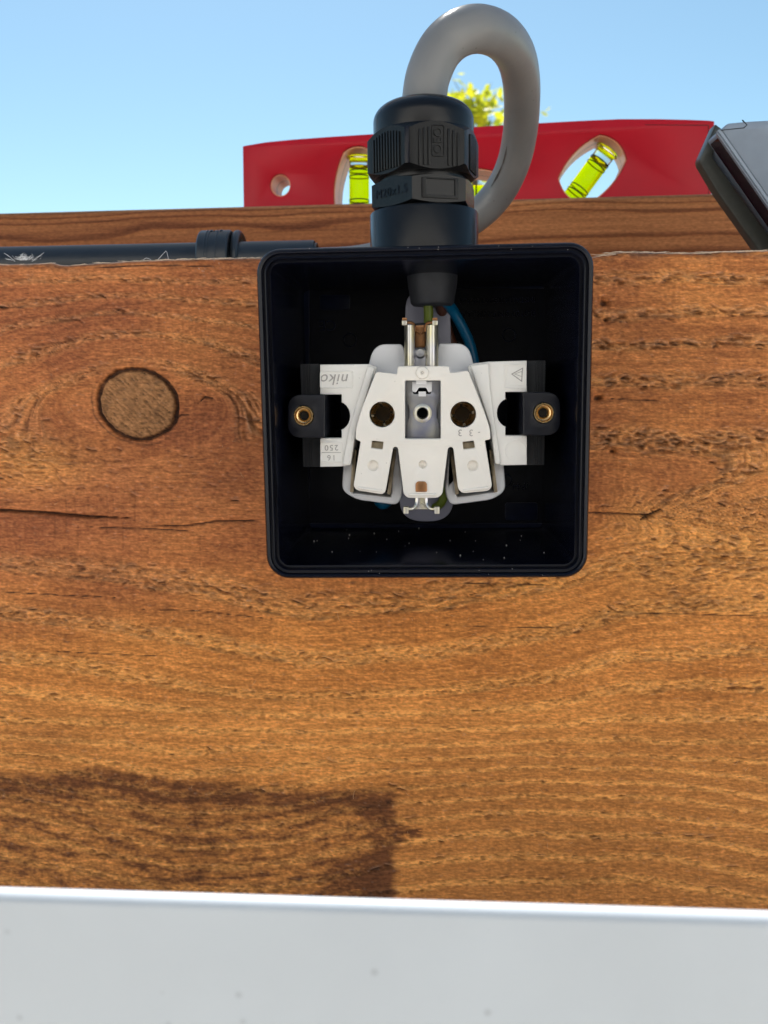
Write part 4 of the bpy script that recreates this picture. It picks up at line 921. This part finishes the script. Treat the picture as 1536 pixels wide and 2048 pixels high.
b1 = plate(outer, hs, 0, LT / 2, .5, LM); b2 = plate(outer, hs, 0, LT / 2, .5, lambda v: LM(Vector((v.x, LT - v.y, v.z))))
mb = MB(); mb.add(*b1); mb.add(*b2); mb.build('level_body', M['red'], sl, 30)
for h_ in hs:
    l1 = inset(h_, .12); l2 = inset(h_, .5); V = []; n = len(l1)
    for y in (1.2, LT - 1.2): V += [LM(Vector((x, y, z))) for x, z in l1]
    for y in (LT - 1.2, 1.2): V += [LM(Vector((x, y, z))) for x, z in l2]
    Fc = [(i * n + k, i * n + (k + 1) % n, ((i + 1) % 4) * n + (k + 1) % n, ((i + 1) % 4) * n + k) for i in range(4) for k in range(n)]
    lin = mk('window_liner', V, Fc, M['liner'], sl)
    l3 = inset(h_, .56); l4 = inset(h_, .62)
    mb = MB(); mb.add(*plate(l3, [inset(l3, .05)], LT / 2 - .12, LT / 2 + .12, 0, LM)); mb.build('seam', M['aludark'], lin)
def vial(p0, p1, r_, rings, liquid_t, name='vial'):
    """acrylic vial from p0 (lower end) to p1 (upper end), in level coordinates"""
    a = LM(Vector((p0[0], LT / 2, p0[1]))); b = LM(Vector((p1[0], LT / 2, p1[1]))); d = b - a; L = d.length; dn = d.normalized()
    lq = a + d * liquid_t
    v = mk(name, *lathe([(.01, 0), (r_ * .97, 0), (r_, .3), (r_, L * liquid_t), (r_ * .93, L * liquid_t + .5), (r_ * .6, L * liquid_t + .2), (.01, L * liquid_t - .1)], a, dn, 40), M['lime'], sl, 50)
    mk('clear_end', *lathe([(.01, L * liquid_t + .25), (r_ * .9, L * liquid_t + .7), (r_ * .97, L * liquid_t + 1), (r_ * .97, L - .8), (r_ * 1.12, L - .6), (r_ * 1.12, L), (.01, L)], a, dn, 40), M['acrylic'], v, 50)
    mk('clear_collar', *lathe([(r_ * 1.12, L - .9), (r_ * 1.2, L - .4), (r_ * 1.12, L + .1), (r_ * .95, L - .4)], a, dn, 40, True), M['lime'], v, 50)
    mb = MB()
    for t in rings: mb.add(*lathe([(r_ + .02, L * t - .26), (r_ + .16, L * t - .1), (r_ + .16, L * t + .1), (r_ + .02, L * t + .26), (r_ - .05, L * t)], a, dn, 40, True))
    mb.build('ring_mark', M['hole'], v)
    return v
def tpos(p0, p1, px, py):
    q = PL(px, py); d = Vector(p1) - Vector(p0); return (Vector(q) - Vector(p0)).dot(d) / d.length_squared
p0, p1 = PL(711, 426), PL(711, 301); rv = mm(20, 200)
vial(p0, p1, rv, [tpos(p0, p1, 711, y) for y in (331, 342, 391, 401)], tpos(p0, p1, 711, 325))
p0, p1 = PL(1140, 399), PL(1222, 287)
vial(p0, p1, rv, [tpos(p0, p1, *q) for q in ((1207, 311), (1199, 320), (1164, 366), (1157, 375))], tpos(p0, p1, 1206, 314))
p0, p1 = PL(862, 384), PL(990, 379)
vial(p0, p1, rv, [.3, .36, .64, .70], .93)
mb = MB(); sp = [PL(x, y) for x, y in ((1290, 249), (1416, 250), (1417.5, 251), (1417.5, 400), (1416.5, 400), (1416, 251.5), (1290, 250))]
mb.add(*plate(sp, [], -.04, .3, .0, LM)); mb.build('moulded_line', M['hole'], sl)
# ------------------------------------------------------------------ grey metal tool, right
TY0, TY1 = 92.0, 110.0
tl = empty('metal_tool', P(1560, 560, 110), 'grey metal tool with dark slot along its slanting edge, beside the red level', 'tool')
front = pp([(1431, 258), (1443, 246), (1490, 241), (1640, 232), (1800, 236), (1760, 600), (1680, 600)], TY0)
# slanting edge E1 runs (1443,259)->(1536,393)
E = lambda t, Y: P(1443 + 93 * t, 259 + 134 * t, Y)
tf_ = pp([(1443, 259), (1455, 246), (1500, 242), (1750, 230), (1850, 330), (1850, 560), (1652, 560)], TY0)
outer_f = rnd(tf_, [.8, 2, 2, 4, 4, 2, 2], 5)
mk('tool_body', *plate(outer_f, [], TY0, TY1, .7), M['alu'], tl, 40)
# thick rim of the slanting side: an open frame round the slot
def side_pt(s, Y, out=0):                            # s along the slanting edge (px scale at TY0), out = away from the body
    a = E(s, TY0); b = E(s + .01, TY0); d = (b - a).normalized(); nrm = Vector((d.z, 0, -d.x)); nrm = nrm if nrm.x < 0 else -nrm
    return Vector((a.x, Y, a.z)) + nrm * out
def side_box(s0, s1, ya, yb, o0, o1):
    V = [side_pt(s, y, o_) for s in (s0, s1) for y in (ya, yb) for o_ in (o0, o1)]
    return V, [(0, 1, 3, 2), (4, 6, 7, 5), (0, 4, 5, 1), (2, 3, 7, 6), (0, 2, 6, 4), (1, 5, 7, 3)]
def sb(name, m_, par, *a, b=.5):
    V, Fc = side_box(*a); bm = bmesh.new(); vs = [bm.verts.new(v) for v in V]
    for f in Fc: bm.faces.new([vs[i] for i in f])
    bmesh.ops.recalc_face_normals(bm, faces=bm.faces); bmesh.ops.bevel(bm, geom=bm.edges[:], offset=b, segments=2, affect='EDGES'); bm.verts.index_update()
    o_ = mk(name, [v.co.copy() for v in bm.verts], [tuple(q.index for q in f.verts) for f in bm.faces], m_, par); bm.free(); return o_
sb('slot_frame', M['alu'], tl, -.02, 2.3, TY0 + .3, TY0 + 2.6, -.5, 1.4)
mk('slot_frame', *plate(rnd(pp([(1398, 321), (1431, 247), (1447, 259), (1425, 313), (1600, 556), (1600, 616), (1436, 385)], TY1 - 5), [1.5, .5, .3, .8, 0, 0, 2]), [], TY1 - 5, TY1, .6), M['aludark'], tl)
sb('slot_window', M['glossdark'], tl, .05, 2.3, TY0 + 2, TY0 + 12, -.4, .35, b=.1)
mb = MB(); sm_l = pp([(1484, 240), (1493, 250), (1487, 255), (1443, 259.5), (1443, 261), (1488, 256.8), (1495, 250), (1486, 239.5)], TY0); mb.add(*plate(sm_l, [], TY0 - .05, TY0 + .3, 0)); mb.build('seam', M['hole'], tl)
mk('white_pad', *tube([side_pt(.1, TY1 + 3.6, 1.2), side_pt(.3, TY1 + 3.6, 2.2), side_pt(.5, TY1 + 3.6, 2.0), side_pt(.7, TY1 + 3.6, 1)], 1.3, 14), M['white'], tl, 60)
mk('clear_foot', *lathe([(2.2, 0), (2.2, 1.2), (1.6, 2), (.01, 2.2)], side_pt(1.0, TY1 - 2, 1.9), (-.8, 0, -.6), 24), M['acrylic'], tl)
# ------------------------------------------------------------------ white panel in the foreground
WYp = -100.0
a, b_ = P(0, 1790, WYp), P(1536, 1838, WYp); dx_ = (b_ - a); sl_ = dx_.z / dx_.x
r_ = 1.25; V = []; Fc = []
prf = [(WYp, -330)] + [(WYp + r_ - r_ * math.cos(math.radians(t)), -r_ + r_ * math.sin(math.radians(t))) for t in range(0, 181, 15)] + [(WYp + 2 * r_, -330)]
for x in (-300, 300):
    V += [(x, y, a.z + sl_ * (x - a.x) + z) for y, z in prf]
n = len(prf); Fc = [(k, (k + 1) % n, n + (k + 1) % n, n + k) for k in range(n)] + [tuple(range(n)), tuple(range(n, 2 * n))]
tag(mk('white_panel', V, Fc, M['panel'], None, 40), 'plain white painted panel with rounded edge across the foreground', 'panel')
# ------------------------------------------------------------------ cobweb
mb = MB(); r = random.Random(9)
for i in range(90):
    c = P(50 + r.gauss(0, 11), 521 - abs(r.gauss(0, 4)), BY - .4); a = r.uniform(0, 2 * math.pi); L = r.uniform(.6, 2.4); b2 = r.uniform(-1.2, 1.2); q = [c]
    for k in range(4): q.append(q[-1] + Vector((math.cos(a + b2 * k / 3), r.uniform(-.2, .2), abs(math.sin(a + b2 * k / 3)) * .6)) * L / 4)
    mb.add(*tube(q, .028, 3, False))
for pts in ([(30, 523), (20, 514), (8, 506)], [(64, 523), (76, 514), (88, 505)], [(286, 521), (292, 516), (302, 519)], [(316, 519), (328, 506), (333, 503), (337, 519)]):
    mb.add(*tube(smooth_path([P(x, y, BY - .2) for x, y in pts], 4), .05, 4, False))
tag(mb.build('cobweb', M['web'], None), 'small tuft of white cobweb on the beam top under the conduit', 'cobweb', kind='stuff')
# ------------------------------------------------------------------ young tree beyond
TD = 6000.0
def T(px, py, dd=0): return P(px, py, TD + dd)
tb = T(950, 500); tr = empty('young_tree', (tb.x, TD, GZ), 'slender tree with sunlit yellow-green leaves seen through the cable loop', 'tree')
r = random.Random(21); mbt = MB(); mbl = MB()
top = T(945, 185); base_ = Vector((tb.x, TD, GZ)); tp = [base_, Vector((tb.x + 30, TD, GZ + 1400)), T(948, 500), T(950, 330), T(942, 250), top]
mbt.add(*tube(smooth_path(tp, 5), [60 - 56 * (k / 25) ** .8 for k in range(26)], 10))
def leaf(c, d, s, tw):
    d = d.normalized(); u, w = frame_from(d); s_ = (u * math.cos(tw) + w * math.sin(tw)); nn = d.cross(s_)
    V = []; prof_ = [(0, 0, 0), (.22, .30, .05), (.5, .36, .10), (.8, .24, .08), (1, 0, 0)]
    for t, wd, up2 in prof_: V += [c + d * s * t + s_ * s * wd + nn * s * up2, c + d * s * t - nn * s * 0, c + d * s * t - s_ * s * wd + nn * s * up2]
    Fc = []
    for k in range(4): Fc += [(k * 3, k * 3 + 1, k * 3 + 4, k * 3 + 3), (k * 3 + 1, k * 3 + 2, k * 3 + 5, k * 3 + 4)]
    mbl.add(V, Fc)
tips = [(945, 165), (905, 150), (985, 165), (900, 200), (925, 205), (950, 200), (960, 190), (940, 180), (985, 225), (1000, 235), (1008, 215), (895, 225), (915, 235), (945, 230), (970, 240), (1010, 250), (1040, 250), (880, 190), (870, 230), (900, 270), (950, 280), (1000, 290), (850, 280), (1060, 290), (820, 330), (960, 330), (1050, 340), (900, 340), (1080, 223), (985, 196)]
for (x, y) in tips:
    t_ = T(x + r.uniform(-4, 4), y, r.uniform(-250, 250)); st = T(948 + r.uniform(-4, 4), y + r.uniform(30, 90)); m_ = (st + t_) / 2 + Vector((0, 0, -30))
    pth = smooth_path([st, m_, t_], 4); mbt.add(*tube(pth, [5 - 3.5 * k / 8 for k in range(9)], 5))
    for k in range(17 if y > 170 else 7):
        q = pth[r.randint(3, 8)] + Vector((r.gauss(0, 38), r.gauss(0, 60), r.gauss(0, 34)))
        leaf(q, Vector((r.gauss(0, 1), r.gauss(0, .7), r.gauss(-.5, .6))), r.uniform(48, 92), r.uniform(0, math.pi))
mbt.build('trunk', M['bark'], tr); tag(mbl.build('crown', M['leaf'], tr), kind='stuff')
